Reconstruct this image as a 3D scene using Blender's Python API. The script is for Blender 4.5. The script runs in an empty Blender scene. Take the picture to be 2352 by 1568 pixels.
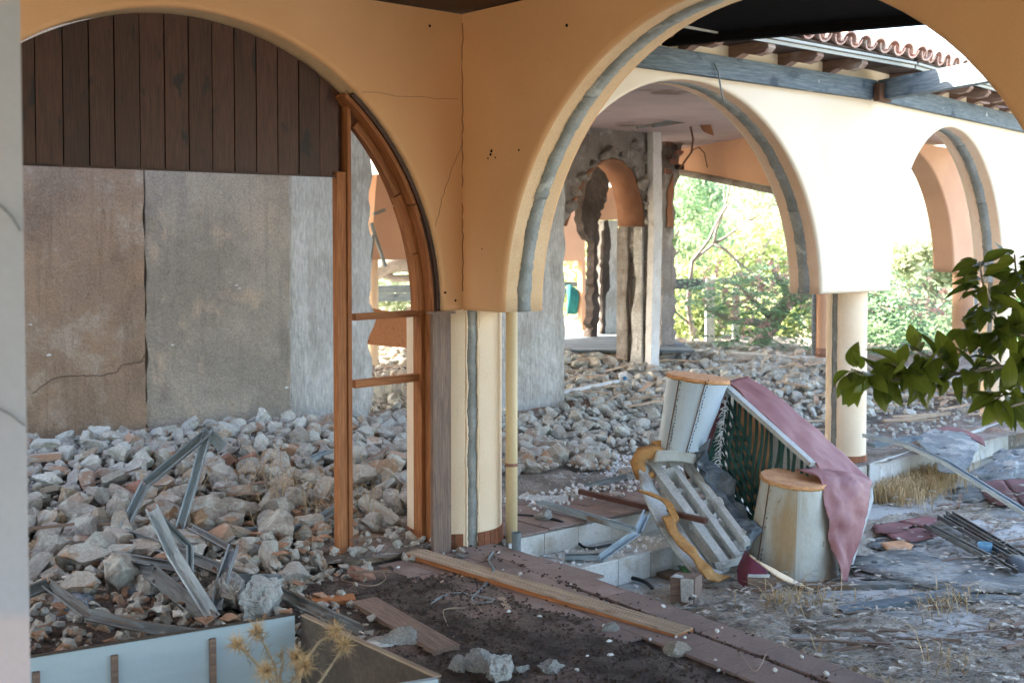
import bpy, bmesh, math, random
from mathutils import Vector, Matrix, noise
random.seed(7)
R = math.radians
sc = bpy.context.scene
COL = sc.collection
# ---------------------------------------------------------------- camera
F, PITCH = 2791.0, R(2.2)
PPV = 565 + F * math.tan(PITCH)
EYE = Vector((0, 0, 1.7))
cam = bpy.data.cameras.new('camera'); camo = bpy.data.objects.new('camera', cam); COL.objects.link(camo)
camo.location = EYE; camo.rotation_euler = (R(90) - PITCH, 0, 0)
cam.sensor_fit = 'HORIZONTAL'; cam.sensor_width = 36; cam.lens = 36 * F / 2352
cam.shift_y = -(784 - PPV) / 2352 * -1 * -1
cam.clip_end = 2000; cam.clip_start = .05
cam.dof.use_dof = True; cam.dof.focus_distance = 6.2; cam.dof.aperture_fstop = 4.0
sc.camera = camo
# ---------------------------------------------------------------- world, sun, exposure
SUN_EL = R(37); SDIR = Vector((.944, -.328, 0)).normalized()      # horizontal way the sunlight travels
w = bpy.data.worlds.new('World'); sc.world = w; w.use_nodes = True
nt = w.node_tree; nt.nodes.clear()
out = nt.nodes.new('ShaderNodeOutputWorld'); bg = nt.nodes.new('ShaderNodeBackground'); sky = nt.nodes.new('ShaderNodeTexSky')
sky.sky_type = 'NISHITA'; sky.sun_disc = False; sky.sun_elevation = SUN_EL
sky.sun_rotation = math.atan2(-SDIR.x, -SDIR.y); sky.dust_density = 3.0; sky.air_density = 1.0; sky.ozone_density = .25
bg.inputs['Strength'].default_value = .15
nt.links.new(sky.outputs[0], bg.inputs[0]); nt.links.new(bg.outputs[0], out.inputs[0])
sl = bpy.data.lights.new('sun', 'SUN'); sl.energy = 4.8; sl.angle = R(.6); sl.color = (1, .9, .76)
so = bpy.data.objects.new('sun', sl); COL.objects.link(so)
sd = Vector((SDIR.x * math.cos(SUN_EL), SDIR.y * math.cos(SUN_EL), -math.sin(SUN_EL)))
so.rotation_euler = sd.to_track_quat('-Z', 'Y').to_euler(); so.location = (-8, 6, 12)
sc.view_settings.view_transform = 'Standard'; sc.view_settings.look = 'None'
sc.view_settings.exposure = 3.15; sc.view_settings.gamma = 1; sc.view_settings.use_curve_mapping = False
sc.cycles.max_bounces = 8; sc.cycles.diffuse_bounces = 6; sc.cycles.transmission_bounces = 4
sc.cycles.use_denoising = True; sc.cycles.sample_clamp_indirect = 6

# ---------------------------------------------------------------- frames of reference
C0 = Vector((-.277, 6.78, 0)); A = Vector((.756, .654, 0)).normalized(); B = Vector((-.654, .756, 0)).normalized()
def W(q, p, z=0): return C0 + A * q + B * p + Vector((0, 0, z))
def qp(P): d = Vector((P[0], P[1], 0)) - C0; return d.dot(A), d.dot(B)
MC = Matrix.Rotation(R(90) - PITCH, 3, 'X')
def ray(u, v): return (MC @ Vector(((u - 1176) / F, -(v - PPV) / F, -1))).normalized()
def gz(u, v, z=0): r = ray(u, v); return EYE + r * ((z - EYE.z) / r.z)
def gd(u, v, d): r = ray(u, v); return EYE + r * (d / r.y)
def gpl(u, v, n, pt): r = ray(u, v); return EYE + r * ((pt - EYE).dot(n) / r.dot(n))
def gp(u, v, p): return gpl(u, v, B, W(0, p))
def gq(u, v, q): return gpl(u, v, A, W(q, 0))
def proj(P):
    l = MC.transposed() @ (Vector(P) - EYE)
    return (1176 + F * l.x / -l.z, PPV - F * l.y / -l.z, -l.z)
def V(*a): return Vector(a)
UP = Vector((0, 0, 1))

# ---------------------------------------------------------------- mesh builder
class MB:
    def __init__(s): s.v = []; s.f = []; s.gc = []; s.rc = []; s.sm = []
    def add(s, vs, fs, gc=None, rc=None, smooth=False):
        b = len(s.v); s.v += [Vector(x) for x in vs]
        s.gc += [Vector(x) for x in (gc or vs)]
        r = random.random() if rc is None else rc
        s.rc += [r] * len(vs)
        for f in fs: s.f.append([b + i for i in f]); s.sm.append(smooth)
        return s
    def boxf(s, o, x, y, z, rc=None, wob=0):       # origin corner + three edge vectors; grain along x
        lx, ly, lz = x.length, y.length, z.length; ox = random.random() * 40
        vs = []; gc = []
        for k in (0, 1):
            for j in (0, 1):
                for i in (0, 1):
                    j_ = Vector([random.uniform(-wob, wob) for _ in range(3)])
                    vs.append(o + x * i + y * j + z * k + j_); gc.append((ox + i * lx, j * ly + ox, k * lz))
        fs = [(0, 2, 3, 1), (4, 5, 7, 6), (0, 1, 5, 4), (2, 6, 7, 3), (0, 4, 6, 2), (1, 3, 7, 5)]
        if x.cross(y).dot(z) < 0: fs = [f[::-1] for f in fs]
        return s.add(vs, fs, gc, rc)
    def bar(s, p0, p1, wd, ht, up=UP, rc=None, wob=0):
        d = p1 - p0; sd_ = d.cross(up)
        if sd_.length < 1e-6: sd_ = d.cross(V(0, 1, 0))
        sd_.normalize(); u2 = sd_.cross(d).normalized()
        return s.boxf(p0 - sd_ * wd / 2 - u2 * ht / 2, d, sd_ * wd, u2 * ht, rc, wob)
    def tube(s, path, r, n=8, cap=True, closed=False):
        path = [Vector(p) for p in path]; rs = r if isinstance(r, (list, tuple)) else [r] * len(path)
        vs = []; gc = []; ref = None; L = 0
        for i, p in enumerate(path):
            t = (path[min(i + 1, len(path) - 1)] - path[max(i - 1, 0)]).normalized()
            if ref is None: ref = t.orthogonal().normalized()
            ref = (ref - t * ref.dot(t)).normalized(); b2 = t.cross(ref)
            if i: L += (path[i] - path[i - 1]).length
            for k in range(n):
                a = 2 * math.pi * k / n
                vs.append(p + (ref * math.cos(a) + b2 * math.sin(a)) * rs[i]); gc.append((L, math.cos(a) * rs[i], math.sin(a) * rs[i]))
        fs = []
        for i in range(len(path) - 1):
            for k in range(n): fs.append((i * n + k, i * n + (k + 1) % n, (i + 1) * n + (k + 1) % n, (i + 1) * n + k))
        if cap: fs += [tuple(range(n))[::-1], tuple((len(path) - 1) * n + k for k in range(n))]
        return s.add(vs, fs, gc, None, True)
    def slab(s, pts, off, gc=None, rc=None):         # extruded polygon
        n = len(pts); pts = [Vector(p) for p in pts]; vs = pts + [p + off for p in pts]
        nrm = Vector((0, 0, 0))
        for i in range(n): nrm += (pts[i] - pts[0]).cross(pts[(i + 1) % n] - pts[0])
        fs = [tuple(range(n)), tuple(range(2 * n - 1, n - 1, -1))] + [(i, i + n, (i + 1) % n + n, (i + 1) % n) for i in range(n)]
        if nrm.dot(off) > 0: fs = [f[::-1] for f in fs]
        return s.add(vs, fs, ([Vector(g) for g in gc] + [Vector(g) + V(0, off.length, 0) for g in gc]) if gc else None, rc)
    def ribbon(s, a, b, thick=None, smooth=True):    # strip between two rails
        n = len(a); vs = [Vector(p) for p in a] + [Vector(p) for p in b]
        fs = [(i, i + 1, n + i + 1, n + i) for i in range(n - 1)]
        L = 0; gc = []
        for i in range(n):
            if i: L += (vs[i] - vs[i - 1]).length
            gc.append((L, 0, 0))
        gc += [(g[0], (vs[n] - vs[0]).length, 0) for g in gc]
        if thick is not None:
            t = Vector(thick) if not callable(thick) else None
            m = 2 * n; vs += [p + (thick(p) if t is None else t) for p in vs[:m]]; gc += [(g[0], g[1], .01) for g in gc]
            fs += [tuple(m + i for i in f[::-1]) for f in fs]
            for i in range(n - 1): fs += [(i, m + i, m + i + 1, i + 1), (n + i, n + i + 1, m + n + i + 1, m + n + i)]
            fs += [(0, n, m + n, m), (n - 1, m + n - 1, m + 2 * n - 1, 2 * n - 1)]
        return s.add(vs, fs, gc, None, smooth)
    def mesh(s, name, origin=Vector((0, 0, 0))):
        me = bpy.data.meshes.new(name)
        me.from_pydata([tuple(p - origin) for p in s.v], [], s.f)
        a = me.attributes.new('gc', 'FLOAT_VECTOR', 'POINT'); a.data.foreach_set('vector', [c for g in s.gc for c in g])
        a = me.attributes.new('rc', 'FLOAT', 'POINT'); a.data.foreach_set('value', s.rc)
        me.polygons.foreach_set('use_smooth', s.sm); me.update()
        return me
    def build(s, name, m, parent=None, label=None, cat=None, group=None, kind=None, fix=False, origin=None):
        if parent is not None: org = wloc(parent)
        elif origin is not None: org = origin
        else:
            xs = [p.x for p in s.v]; ys = [p.y for p in s.v]
            org = Vector(((min(xs) + max(xs)) / 2, (min(ys) + max(ys)) / 2, min(p.z for p in s.v)))
        me = s.mesh(name, org)
        if fix:
            bm = bmesh.new(); bm.from_mesh(me); bmesh.ops.recalc_face_normals(bm, faces=bm.faces); bm.to_mesh(me); bm.free()
        me.materials.append(m)
        o = bpy.data.objects.new(name, me); COL.objects.link(o)
        if parent is not None: o.parent = parent
        else: o.location = org
        return tag(o, label, cat, group, kind)
def wloc(o):
    l = o.location.copy()
    while o.parent is not None: o = o.parent; l += o.location
    return l
def tag(o, label=None, cat=None, group=None, kind=None):
    if label: o['label'] = label
    if cat: o['category'] = cat
    if group: o['group'] = group
    if kind: o['kind'] = kind
    return o
def thing(name, label, cat, loc, group=None):
    o = bpy.data.objects.new(name, None); COL.objects.link(o); o.location = loc; o.empty_display_size = .1
    return tag(o, label, cat, group)
def stuff(mb, name, m, label, cat): return mb.build(name, m, None, label, cat, None, 'stuff')
def struct(mb, name, m): return mb.build(name, m, None, kind='structure')

# ---------------------------------------------------------------- materials
def srgb(r, g, b):
    f = lambda c: (c / 255 / 12.92) if c / 255 <= .04045 else ((c / 255 + .055) / 1.055) ** 2.4
    return (f(r), f(g), f(b), 1)
class NB:
    def __init__(s, name):
        s.m = bpy.data.materials.new(name); s.m.use_nodes = True; s.t = s.m.node_tree; s.t.nodes.clear()
        s.out = s.n('ShaderNodeOutputMaterial'); s.b = s.n('ShaderNodeBsdfPrincipled'); s.l(s.b.outputs[0], s.out.inputs[0])
        at = s.n('ShaderNodeAttribute'); at.attribute_name = 'gc'; oi = s.n('ShaderNodeObjectInfo')
        ra = s.n('ShaderNodeAttribute'); ra.attribute_name = 'rc'
        add = s.math('ADD', oi.outputs['Random'], ra.outputs['Fac']); s.rnd = s.math('FRACT', add, 0)
        ofs = s.math('MULTIPLY', oi.outputs['Random'], 37.0)
        va = s.n('ShaderNodeVectorMath'); va.operation = 'ADD'; s.l(at.outputs['Vector'], va.inputs[0]); s.l(ofs, va.inputs[1]); s.co = va.outputs[0]
    def n(s, t): return s.t.nodes.new(t)
    def l(s, a, b): s.t.links.new(a, b)
    def math(s, op, a, b, clamp=False):
        m = s.n('ShaderNodeMath'); m.operation = op; m.use_clamp = clamp
        for i, x in enumerate((a, b)):
            if isinstance(x, (int, float)): m.inputs[i].default_value = x
            else: s.l(x, m.inputs[i])
        return m.outputs[0]
    def noise(s, scale, st=(1, 1, 1), detail=5, rough=.55, dist=0, co=None):
        vm = s.n('ShaderNodeVectorMath'); vm.operation = 'MULTIPLY'; s.l(co or s.co, vm.inputs[0]); vm.inputs[1].default_value = st
        nz = s.n('ShaderNodeTexNoise'); nz.inputs['Scale'].default_value = scale; nz.inputs['Detail'].default_value = detail
        nz.inputs['Roughness'].default_value = rough; nz.inputs['Distortion'].default_value = dist; s.l(vm.outputs[0], nz.inputs['Vector']); return nz.outputs[0]
    def ramp(s, f, lo, hi):
        m = s.n('ShaderNodeMapRange'); m.interpolation_type = 'SMOOTHSTEP'; s.l(f, m.inputs[0]); m.inputs[1].default_value = lo; m.inputs[2].default_value = hi; return m.outputs[0]
    def mix(s, f, a, b, mode='MIX'):
        m = s.n('ShaderNodeMix'); m.data_type = 'RGBA'; m.blend_type = mode
        for i, x in ((0, f), (6, a), (7, b)):
            if isinstance(x, (int, float, tuple)): m.inputs[i].default_value = x
            else: s.l(x, m.inputs[i])
        return m.outputs[2]
    def bump(s, h, strength, dist=.01, nrm=None):
        b = s.n('ShaderNodeBump'); b.inputs['Strength'].default_value = strength; b.inputs['Distance'].default_value = dist; s.l(h, b.inputs['Height'])
        if nrm is not None: s.l(nrm, b.inputs['Normal'])
        return b.outputs[0]
def mat(name, c1, c2, sc_=3, st=(1, 1, 1), c3=None, s3=1.2, a3=(.5, .65), st3=(1, 1, 1), fine=.25, fsc=60, bump=.4, bsc=50, bdist=.006, rough=.85, metal=0, var=.15, trans=0, spec=.3, c4=None, s4=9, a4=(.6, .68)):
    k = NB(name)
    col = k.mix(k.ramp(k.noise(sc_, st), .35, .65), c1, c2)
    if c3: col = k.mix(k.ramp(k.noise(s3, st3), *a3), col, c3)
    if c4: col = k.mix(k.ramp(k.noise(s4), *a4), col, c4)
    if fine:
        f = k.noise(fsc, st, 4, .7); g = k.n('ShaderNodeMapRange'); k.l(f, g.inputs[0]); g.inputs[1].default_value = .25; g.inputs[2].default_value = .75
        g.inputs[3].default_value = 1 - fine; g.inputs[4].default_value = 1 + fine
        cm = k.n('ShaderNodeVectorMath'); cm.operation = 'SCALE'; k.l(col, cm.inputs[0]); k.l(g.outputs[0], cm.inputs['Scale']); col = cm.outputs[0]
    if var:
        g = k.math('MULTIPLY', k.rnd, 2 * var); g = k.math('ADD', g, 1 - var)
        cm = k.n('ShaderNodeVectorMath'); cm.operation = 'SCALE'; k.l(col, cm.inputs[0]); k.l(g, cm.inputs['Scale']); col = cm.outputs[0]
    k.l(col, k.b.inputs['Base Color']); k.b.inputs['Roughness'].default_value = rough; k.b.inputs['Metallic'].default_value = metal
    k.b.inputs['Specular IOR Level'].default_value = spec
    if bump: k.l(k.bump(k.noise(bsc, st, 6, .65), bump, bdist), k.b.inputs['Normal'])
    if trans:
        tr = k.n('ShaderNodeBsdfTranslucent'); k.l(col, tr.inputs[0]); mx = k.n('ShaderNodeMixShader'); mx.inputs[0].default_value = trans
        k.l(k.b.outputs[0], mx.inputs[1]); k.l(tr.outputs[0], mx.inputs[2]); k.l(mx.outputs[0], k.out.inputs[0])
    return k.m
def c(*a): return (*a, 1)
WG = (1.2, 22, 22)
MT = {}
MT['peach'] = mat('peach_stucco', c(.77, .475, .255), c(.72, .43, .225), 1.3, fine=.07, fsc=160, bump=.45, bsc=210, bdist=.003, rough=.92, var=0, c3=c(.66, .41, .20), s3=2.2, a3=(.6, .8), spec=.15)
MT['cream'] = mat('cream_render', c(.84, .69, .50), c(.80, .63, .44), 2.5, fine=.09, fsc=120, bump=.5, bsc=160, bdist=.003, rough=.9, var=0, c3=c(.66, .42, .22), s3=1.1, a3=(.62, .8), st3=(1, 1, .5), spec=.15)
MT['pale'] = mat('overexposed_cream_stucco', c(.78, .69, .54), c(.76, .655, .50), 1.3, fine=.06, fsc=160, bump=.45, bsc=210, bdist=.003, rough=.92, var=0, c3=c(.80, .62, .42), s3=1.6, a3=(.6, .85), spec=.15)  # paler copy of the stucco; the court's overexposed daylight is put into the colour
MT['reveal'] = mat('cream_arch_reveal', c(.82, .62, .40), c(.76, .54, .32), 2.2, fine=.12, fsc=90, bump=.6, bsc=150, bdist=.004, rough=.92, var=0, c3=c(.60, .38, .18), s3=1.6, a3=(.55, .8), spec=.15, c4=c(.5, .36, .22), s4=22, a4=(.68, .74))
MT['reveal_pale'] = mat('pinkish_arch_reveal', c(.80, .60, .44), c(.74, .52, .34), 2.2, fine=.12, fsc=90, bump=.6, bsc=150, bdist=.004, rough=.92, var=0, c3=c(.62, .40, .22), s3=1.6, a3=(.55, .8), spec=.15)
MT['salmon'] = mat('salmon_paint', c(.58, .35, .225), c(.53, .31, .20), 1.5, fine=.08, bump=.2, var=0)
MT['soffit'] = mat('terracotta_soffit', c(.30, .145, .08), c(.25, .115, .06), 5, fine=.15, bump=.2, var=0)
MT['pinkceil'] = mat('lilac_plaster_ceiling', c(.56, .44, .43), c(.48, .38, .38), 2, fine=.1, bump=.2, var=0, c3=c(.28, .2, .17), s3=.9, a3=(.6, .66))
MT['zinc'] = mat('grey_cement_strip', c(.21, .225, .21), c(.30, .31, .29), 7, fine=.2, fsc=50, bump=.5, bsc=40, rough=.7, c3=c(.42, .43, .40), s3=6, a3=(.6, .7), var=.08)
MT['darkwood'] = mat('dark_stained_planks', c(.042, .018, .011), c(.068, .029, .017), 6, WG, fine=.35, fsc=9, bump=.3, bsc=12, rough=.5, c3=c(.015, .011, .012), s3=4.2, st3=(1.0, 2.6, 2.6), a3=(.60, .68), var=.34, spec=.4)
MT['orangewood'] = mat('orange_pine', c(.40, .165, .062), c(.29, .11, .04), 5, WG, fine=.3, fsc=9, bump=.25, bsc=12, rough=.65, c3=c(.10, .035, .015), s3=5, st3=(1.6, 3, 3), a3=(.68, .76), var=.15)
MT['greywood'] = mat('weathered_grey_board', c(.27, .19, .14), c(.19, .135, .11), 5, WG, fine=.35, fsc=9, bump=.4, bsc=14, rough=.85, c3=c(.08, .075, .09), s3=4, st3=(1.5, 3, 3), a3=(.64, .74), var=.15)
MT['palewood'] = mat('pale_dusty_board', c(.46, .36, .26), c(.36, .27, .19), 5, WG, fine=.3, fsc=9, bump=.4, bsc=14, rough=.85, c3=c(.22, .13, .08), s3=3, st3=(1.5, 3, 3), a3=(.58, .72), var=.15)
MT['bluebeam'] = mat('faded_blue_grey_beam', c(.10, .13, .15), c(.17, .205, .22), 5, WG, fine=.4, fsc=9, bump=.4, bsc=14, rough=.8, c3=c(.06, .08, .10), s3=3, st3=(1.2, 2, 2), a3=(.55, .7), var=.1, c4=c(.5, .5, .47), s4=6, a4=(.68, .74))
MT['blackwood'] = mat('black_stained_timber', c(.007, .007, .008), c(.012, .011, .011), 5, WG, fine=.3, fsc=9, bump=.3, bsc=12, rough=.95, var=.1, spec=.02)
MT['brownceil'] = mat('brown_ceiling_board', c(.05, .03, .02), c(.07, .04, .03), 5, WG, fine=.3, fsc=9, bump=.3, bsc=12, rough=.6, var=.1)
MT['terratile'] = mat('terracotta_roof_tile', c(.66, .44, .35), c(.54, .34, .26), 8, fine=.3, bump=.5, rough=.85, var=.25, c3=c(.5, .42, .35), s3=6, a3=(.55, .7))
MT['redtile'] = mat('rose_brown_floor_tile', c(.28, .205, .175), c(.215, .155, .135), 3, fine=.22, fsc=70, bump=.25, rough=.7, var=.12, c3=c(.36, .28, .25), s3=2.4, a3=(.5, .72), c4=c(.09, .06, .05), s4=14, a4=(.66, .72))
MT['whitetile'] = mat('white_glazed_tile', c(.58, .58, .55), c(.48, .48, .45), 2, fine=.2, bump=.1, rough=.4, var=.08, c3=c(.36, .32, .26), s3=4, a3=(.52, .7), spec=.3, c4=c(.2, .17, .14), s4=30, a4=(.66, .72))
MT['browntile'] = mat('brown_skirting_tile', c(.30, .115, .055), c(.22, .08, .04), 5, fine=.2, bump=.1, rough=.4, var=.2)
MT['soil'] = mat('dark_crumbly_soil', c(.13, .10, .08), c(.06, .045, .037), 8, fine=.7, fsc=70, bump=1, bsc=60, bdist=.02, rough=.95, var=0, c3=c(.24, .175, .145), s3=2.2, a3=(.5, .66))
MT['dustrubble'] = mat('dusty_rubble_ground', c(.29, .255, .22), c(.17, .145, .12), 6, fine=.6, fsc=50, bump=1, bsc=30, bdist=.03, rough=.95, var=0, c3=c(.30, .20, .14), s3=2.0, a3=(.54, .68), c4=c(.42, .40, .36), s4=12, a4=(.56, .66))
MT['courtdust'] = mat('fibrous_court_litter', c(.53, .465, .375), c(.40, .345, .275), 4, (1, 2.4, 1), fine=.75, fsc=55, bump=1, bsc=30, bdist=.03, rough=.95, var=0, c3=c(.50, .46, .39), s3=1.3, a3=(.5, .7), c4=c(.16, .135, .11), s4=7, a4=(.6, .7))
MT['paving'] = mat('pale_court_paving', c(.52, .52, .49), c(.44, .44, .42), 2, fine=.2, bump=.3, rough=.8, var=.05, c3=c(.25, .23, .20), s3=2.5, a3=(.55, .72))
MT['earth'] = mat('dry_garden_earth', c(.25, .2, .13), c(.16, .15, .08), 1, fine=.3, fsc=12, bump=.5, bsc=10, rough=.95, var=0)
MT['bluewall'] = mat('pale_blue_plaster', c(.42, .46, .53), c(.38, .42, .50), 1.5, fine=.05, bump=.2, rough=.8, var=0, c3=c(.52, .48, .52), s3=.9, st3=(1, 1, 2.4), a3=(.6, .64))
MT['steel'] = mat('galvanised_profile', c(.40, .47, .50), c(.30, .36, .39), 6, (1, 6, 6), fine=.2, fsc=20, bump=.15, rough=.5, metal=.35, var=.25, c3=c(.20, .13, .08), s3=2.5, a3=(.6, .75))
MT['steel_dark'] = mat('dirty_dark_profile', c(.19, .215, .22), c(.12, .125, .12), 6, (1, 6, 6), fine=.25, fsc=20, bump=.2, rough=.55, metal=.5, var=.2, c3=c(.17, .11, .07), s3=2.5, a3=(.5, .7))
MT['blacktube'] = mat('black_rubber_tube', c(.02, .022, .024), c(.03, .032, .034), 5, bump=0, rough=.5, var=0)
MT['greytube'] = mat('grey_plastic_tube', c(.16, .19, .20), c(.22, .25, .26), 5, bump=0, rough=.5, var=0)
MT['white'] = mat('chalky_white', c(.72, .73, .72), c(.62, .63, .62), 5, fine=.15, bump=.3, rough=.8, var=.08, c3=c(.40, .34, .28), s3=4, a3=(.62, .75))
MT['pipe'] = mat('cream_painted_pipe', c(.74, .60, .36), c(.70, .56, .33), 3, fine=.05, bump=.1, rough=.6, var=0)
# ruined plaster with trowel streaks
def plaster(name, c1, c2, c3, c4, bump=.8, st=(1, 1, 1), streak=.0):
    k = NB(name)
    col = k.mix(k.ramp(k.noise(1.3, (1, 1, 1.2), 6, .6), .35, .65), c1, c2)
    col = k.mix(k.ramp(k.noise(3.5, (1, 1, 1), 8, .65), .52, .7), col, c3)
    col = k.mix(k.ramp(k.noise(2.1, (1.3, 1, .8), 7, .65), .50, .68), col, k.mix(.55, col, c4))
    col = k.mix(k.ramp(k.noise(14, (1, 1, .5), 6, .7), .60, .70), col, k.mix(.6, col, c4))
    col = k.mix(k.ramp(k.noise(3.2, (2.2, 1, .25), 7, .7), .60, .66), col, k.mix(.35, col, c3))
    col = k.mix(k.math('MULTIPLY', k.ramp(k.noise(5, (2.2, 1, .16), 7, .7), .52, .62), .6), col, k.mix(.5, col, c4))
    f = k.noise(70, st, 5, .7); g = k.ramp(f, .2, .8); col = k.mix(g, col, k.mix(.5, col, c(.02, .015, .01)) if False else col)
    mr = k.n('ShaderNodeMapRange'); k.l(f, mr.inputs[0]); mr.inputs[1].default_value = .3; mr.inputs[2].default_value = .7; mr.inputs[3].default_value = .72; mr.inputs[4].default_value = 1.2
    cm = k.n('ShaderNodeVectorMath'); cm.operation = 'SCALE'; k.l(col, cm.inputs[0]); k.l(mr.outputs[0], cm.inputs['Scale']); col = cm.outputs[0]
    k.l(col, k.b.inputs['Base Color']); k.b.inputs['Roughness'].default_value = .93; k.b.inputs['Specular IOR Level'].default_value = .1
    h = k.math('ADD', k.noise(38, st, 8, .75), k.math('MULTIPLY', k.noise(6, (1, 1, 1), 6, .6), 2.2))
    k.l(k.bump(h, bump * 1.2, .022), k.b.inputs['Normal'])
    return k.m
MT['plaster_brown'] = plaster('brown_damp_plaster', c(.46, .32, .215), c(.36, .265, .19), c(.50, .41, .32), c(.22, .155, .11))
MT['plaster_grey'] = plaster('grey_tan_plaster', c(.50, .44, .36), c(.36, .32, .265), c(.56, .45, .34), c(.24, .22, .19))
MT['plaster_white'] = plaster('combed_white_mortar', c(.72, .72, .69), c(.62, .62, .59), c(.78, .78, .75), c(.36, .33, .28), 1.1, (1, 1, .18))
MT['ruin'] = plaster('broken_grey_masonry', c(.40, .38, .35), c(.30, .27, .24), c(.52, .50, .46), c(.14, .10, .075), 1.0)
MT['ruin_dark'] = plaster('dark_brown_masonry', c(.12, .10, .09), c(.08, .065, .055), c(.18, .16, .14), c(.05, .035, .03), 1.0)
MT['brick'] = mat('broken_red_brick', c(.32, .17, .12), c(.25, .14, .10), 8, fine=.4, bump=.6, rough=.95, var=.3)
# rubble: per piece colour
def rockmat(name, warm):
    k = NB(name)
    cr = k.n('ShaderNodeValToRGB'); cr.color_ramp.interpolation = 'LINEAR'; k.l(k.rnd, cr.inputs[0])
    pal = [(0, (.44, .42, .38)), (.2, (.36, .32, .27)), (.4, (.50, .47, .42)), (.55, (.46, .37, .27)), (.68, (.38, .35, .30)), (.8, (.42, .25, .15)), (.86, (.47, .44, .39)), (1, (.38, .36, .33))] if warm else \
          [(0, (.53, .54, .50)), (.25, (.43, .44, .40)), (.5, (.59, .60, .55)), (.7, (.45, .45, .41)), (.85, (.42, .39, .33)), (1, (.57, .57, .52))]
    els = cr.color_ramp.elements; els[0].position = 0; els[0].color = (*pal[0][1], 1); els[1].position = 1; els[1].color = (*pal[-1][1], 1)
    for p_, cc in pal[1:-1]: e = els.new(p_); e.color = (*cc, 1)
    col = k.mix(k.ramp(k.noise(9, detail=6), .48, .6), cr.outputs[0], c(.53, .53, .47))
    col = k.mix(k.ramp(k.noise(5, detail=6), .58, .68), col, c(.40, .27, .17) if warm else c(.30, .28, .24))
    f = k.noise(60, detail=5, rough=.7); mr = k.n('ShaderNodeMapRange'); k.l(f, mr.inputs[0]); mr.inputs[1].default_value = .3; mr.inputs[2].default_value = .7; mr.inputs[3].default_value = .7; mr.inputs[4].default_value = 1.2
    cm = k.n('ShaderNodeVectorMath'); cm.operation = 'SCALE'; k.l(col, cm.inputs[0]); k.l(mr.outputs[0], cm.inputs['Scale'])
    k.l(cm.outputs[0], k.b.inputs['Base Color']); k.b.inputs['Roughness'].default_value = .95; k.b.inputs['Specular IOR Level'].default_value = .1
    h = k.math('ADD', k.noise(90, detail=6, rough=.75), k.math('MULTIPLY', k.noise(30, detail=6, rough=.65), 1.6))
    k.l(k.bump(h, .85 if warm else .6, .009 if warm else .005), k.b.inputs['Normal'])
    return k.m
MT['rock'] = rockmat('mixed_masonry_rubble', True)
MT['rock_grey'] = rockmat('grey_masonry_rubble', False)

# ---------------------------------------------------------------- terrain and floors
SL0, SL1 = gz(1264, 1296, 0), gz(2018, 1568, 0)
E = (SL1 - SL0).normalized(); EN = Vector((E.y, -E.x, 0))      # E runs to the camera's right, EN points left (into the walkway)
if EN.x > 0: EN = -EN
NEAR = SL0 + E * 9; TOPC = SL0 - E * .42
mb = MB(); mb.add([V(-400, -150, -.62), V(400, -150, -.62), V(400, 900, -.62), V(-400, 900, -.62)], [(0, 1, 2, 3)])
struct(mb, 'ground', MT['earth'])
# court floor
CT = -.30
mb = MB(); mb.slab([V(-1, 3, CT), V(9, -6, CT), V(16, 4, CT), V(9, 16, CT), V(1, 10.2, CT)], V(0, 0, -.3)); struct(mb, 'court_floor', MT['paving'])
# walkway slab
PE = .03
mb = MB(); mb.slab([TOPC, NEAR, V(-6, -4, 0), W(-8, -.002), W(-.0, -.002), W(.28, -.002)], V(0, 0, -.5)); struct(mb, 'walkway_floor', MT['soil'])
# terrace (the hall floor)
G = W(4.03, 0); Cc = V(.649, .760, 0).normalized(); Cn = V(-.760, .649, 0).normalized()
GE = G - Cn * -.03
mb = MB(); mb.slab([W(-8, .0), W(3.98, .0) + V(0, 0, 0), G + Cc * 9, W(14, 13), W(-8, 13)], V(0, 0, -.6)); struct(mb, 'terrace_floor', MT['dustrubble'])
# step
stp = thing('entrance_step', 'low white tiled step below the red tiled terrace edge', 'step', W(1.2, -.2, CT))
MB().slab([W(.32, -.006, -.15), W(.32, -.345, -.15), W(2.28, -.345, -.15), W(2.28, -.006, -.15)], V(0, 0, CT + .152)).build('step_block', MT['whitetile'], stp)
for i in range(7):
    a_, b_ = .325 + i * .28, .325 + i * .28 + .274
    MB().boxf(W(a_, -.36, CT + .004), A * (b_ - a_), B * .013, V(0, 0, .145)).build('riser_tile', MT['whitetile'], stp)
    MB().boxf(W(a_, -.364, -.148), A * (b_ - a_), B * .35, V(0, 0, .011)).build('tread_tile', MT['whitetile'], stp)
# terrace riser tiles and red floor tiles, as pieces of the terrace
ter = bpy.data.objects['terrace_floor']
for i in range(13):
    a_ = .33 + i * .283
    lo_ = -.137 if a_ < 2.2 else -.296
    MB().boxf(W(a_, -.012, lo_), A * .279, B * .012, V(0, 0, -.007 - lo_)).build('riser_tile', MT['whitetile'], ter)
for i in range(16):
    o = G + Cc * (.02 + i * .2)
    MB().boxf(o - Cn * .010, Cc * .197, Cn * .012, V(0, 0, -.295)).build('riser_tile', MT['whitetile'], ter, fix=True)
for i in range(11):
    for j in range(4):
        if random.random() < .1: continue
        z = .004 + random.random() * .006
        MB().boxf(W(.34 + i * .31, -.014 + j * .31, z - .003), A * .3, B * .3, V(0, 0, .012)).build('floor_tile', MT['redtile'], ter)
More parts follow.
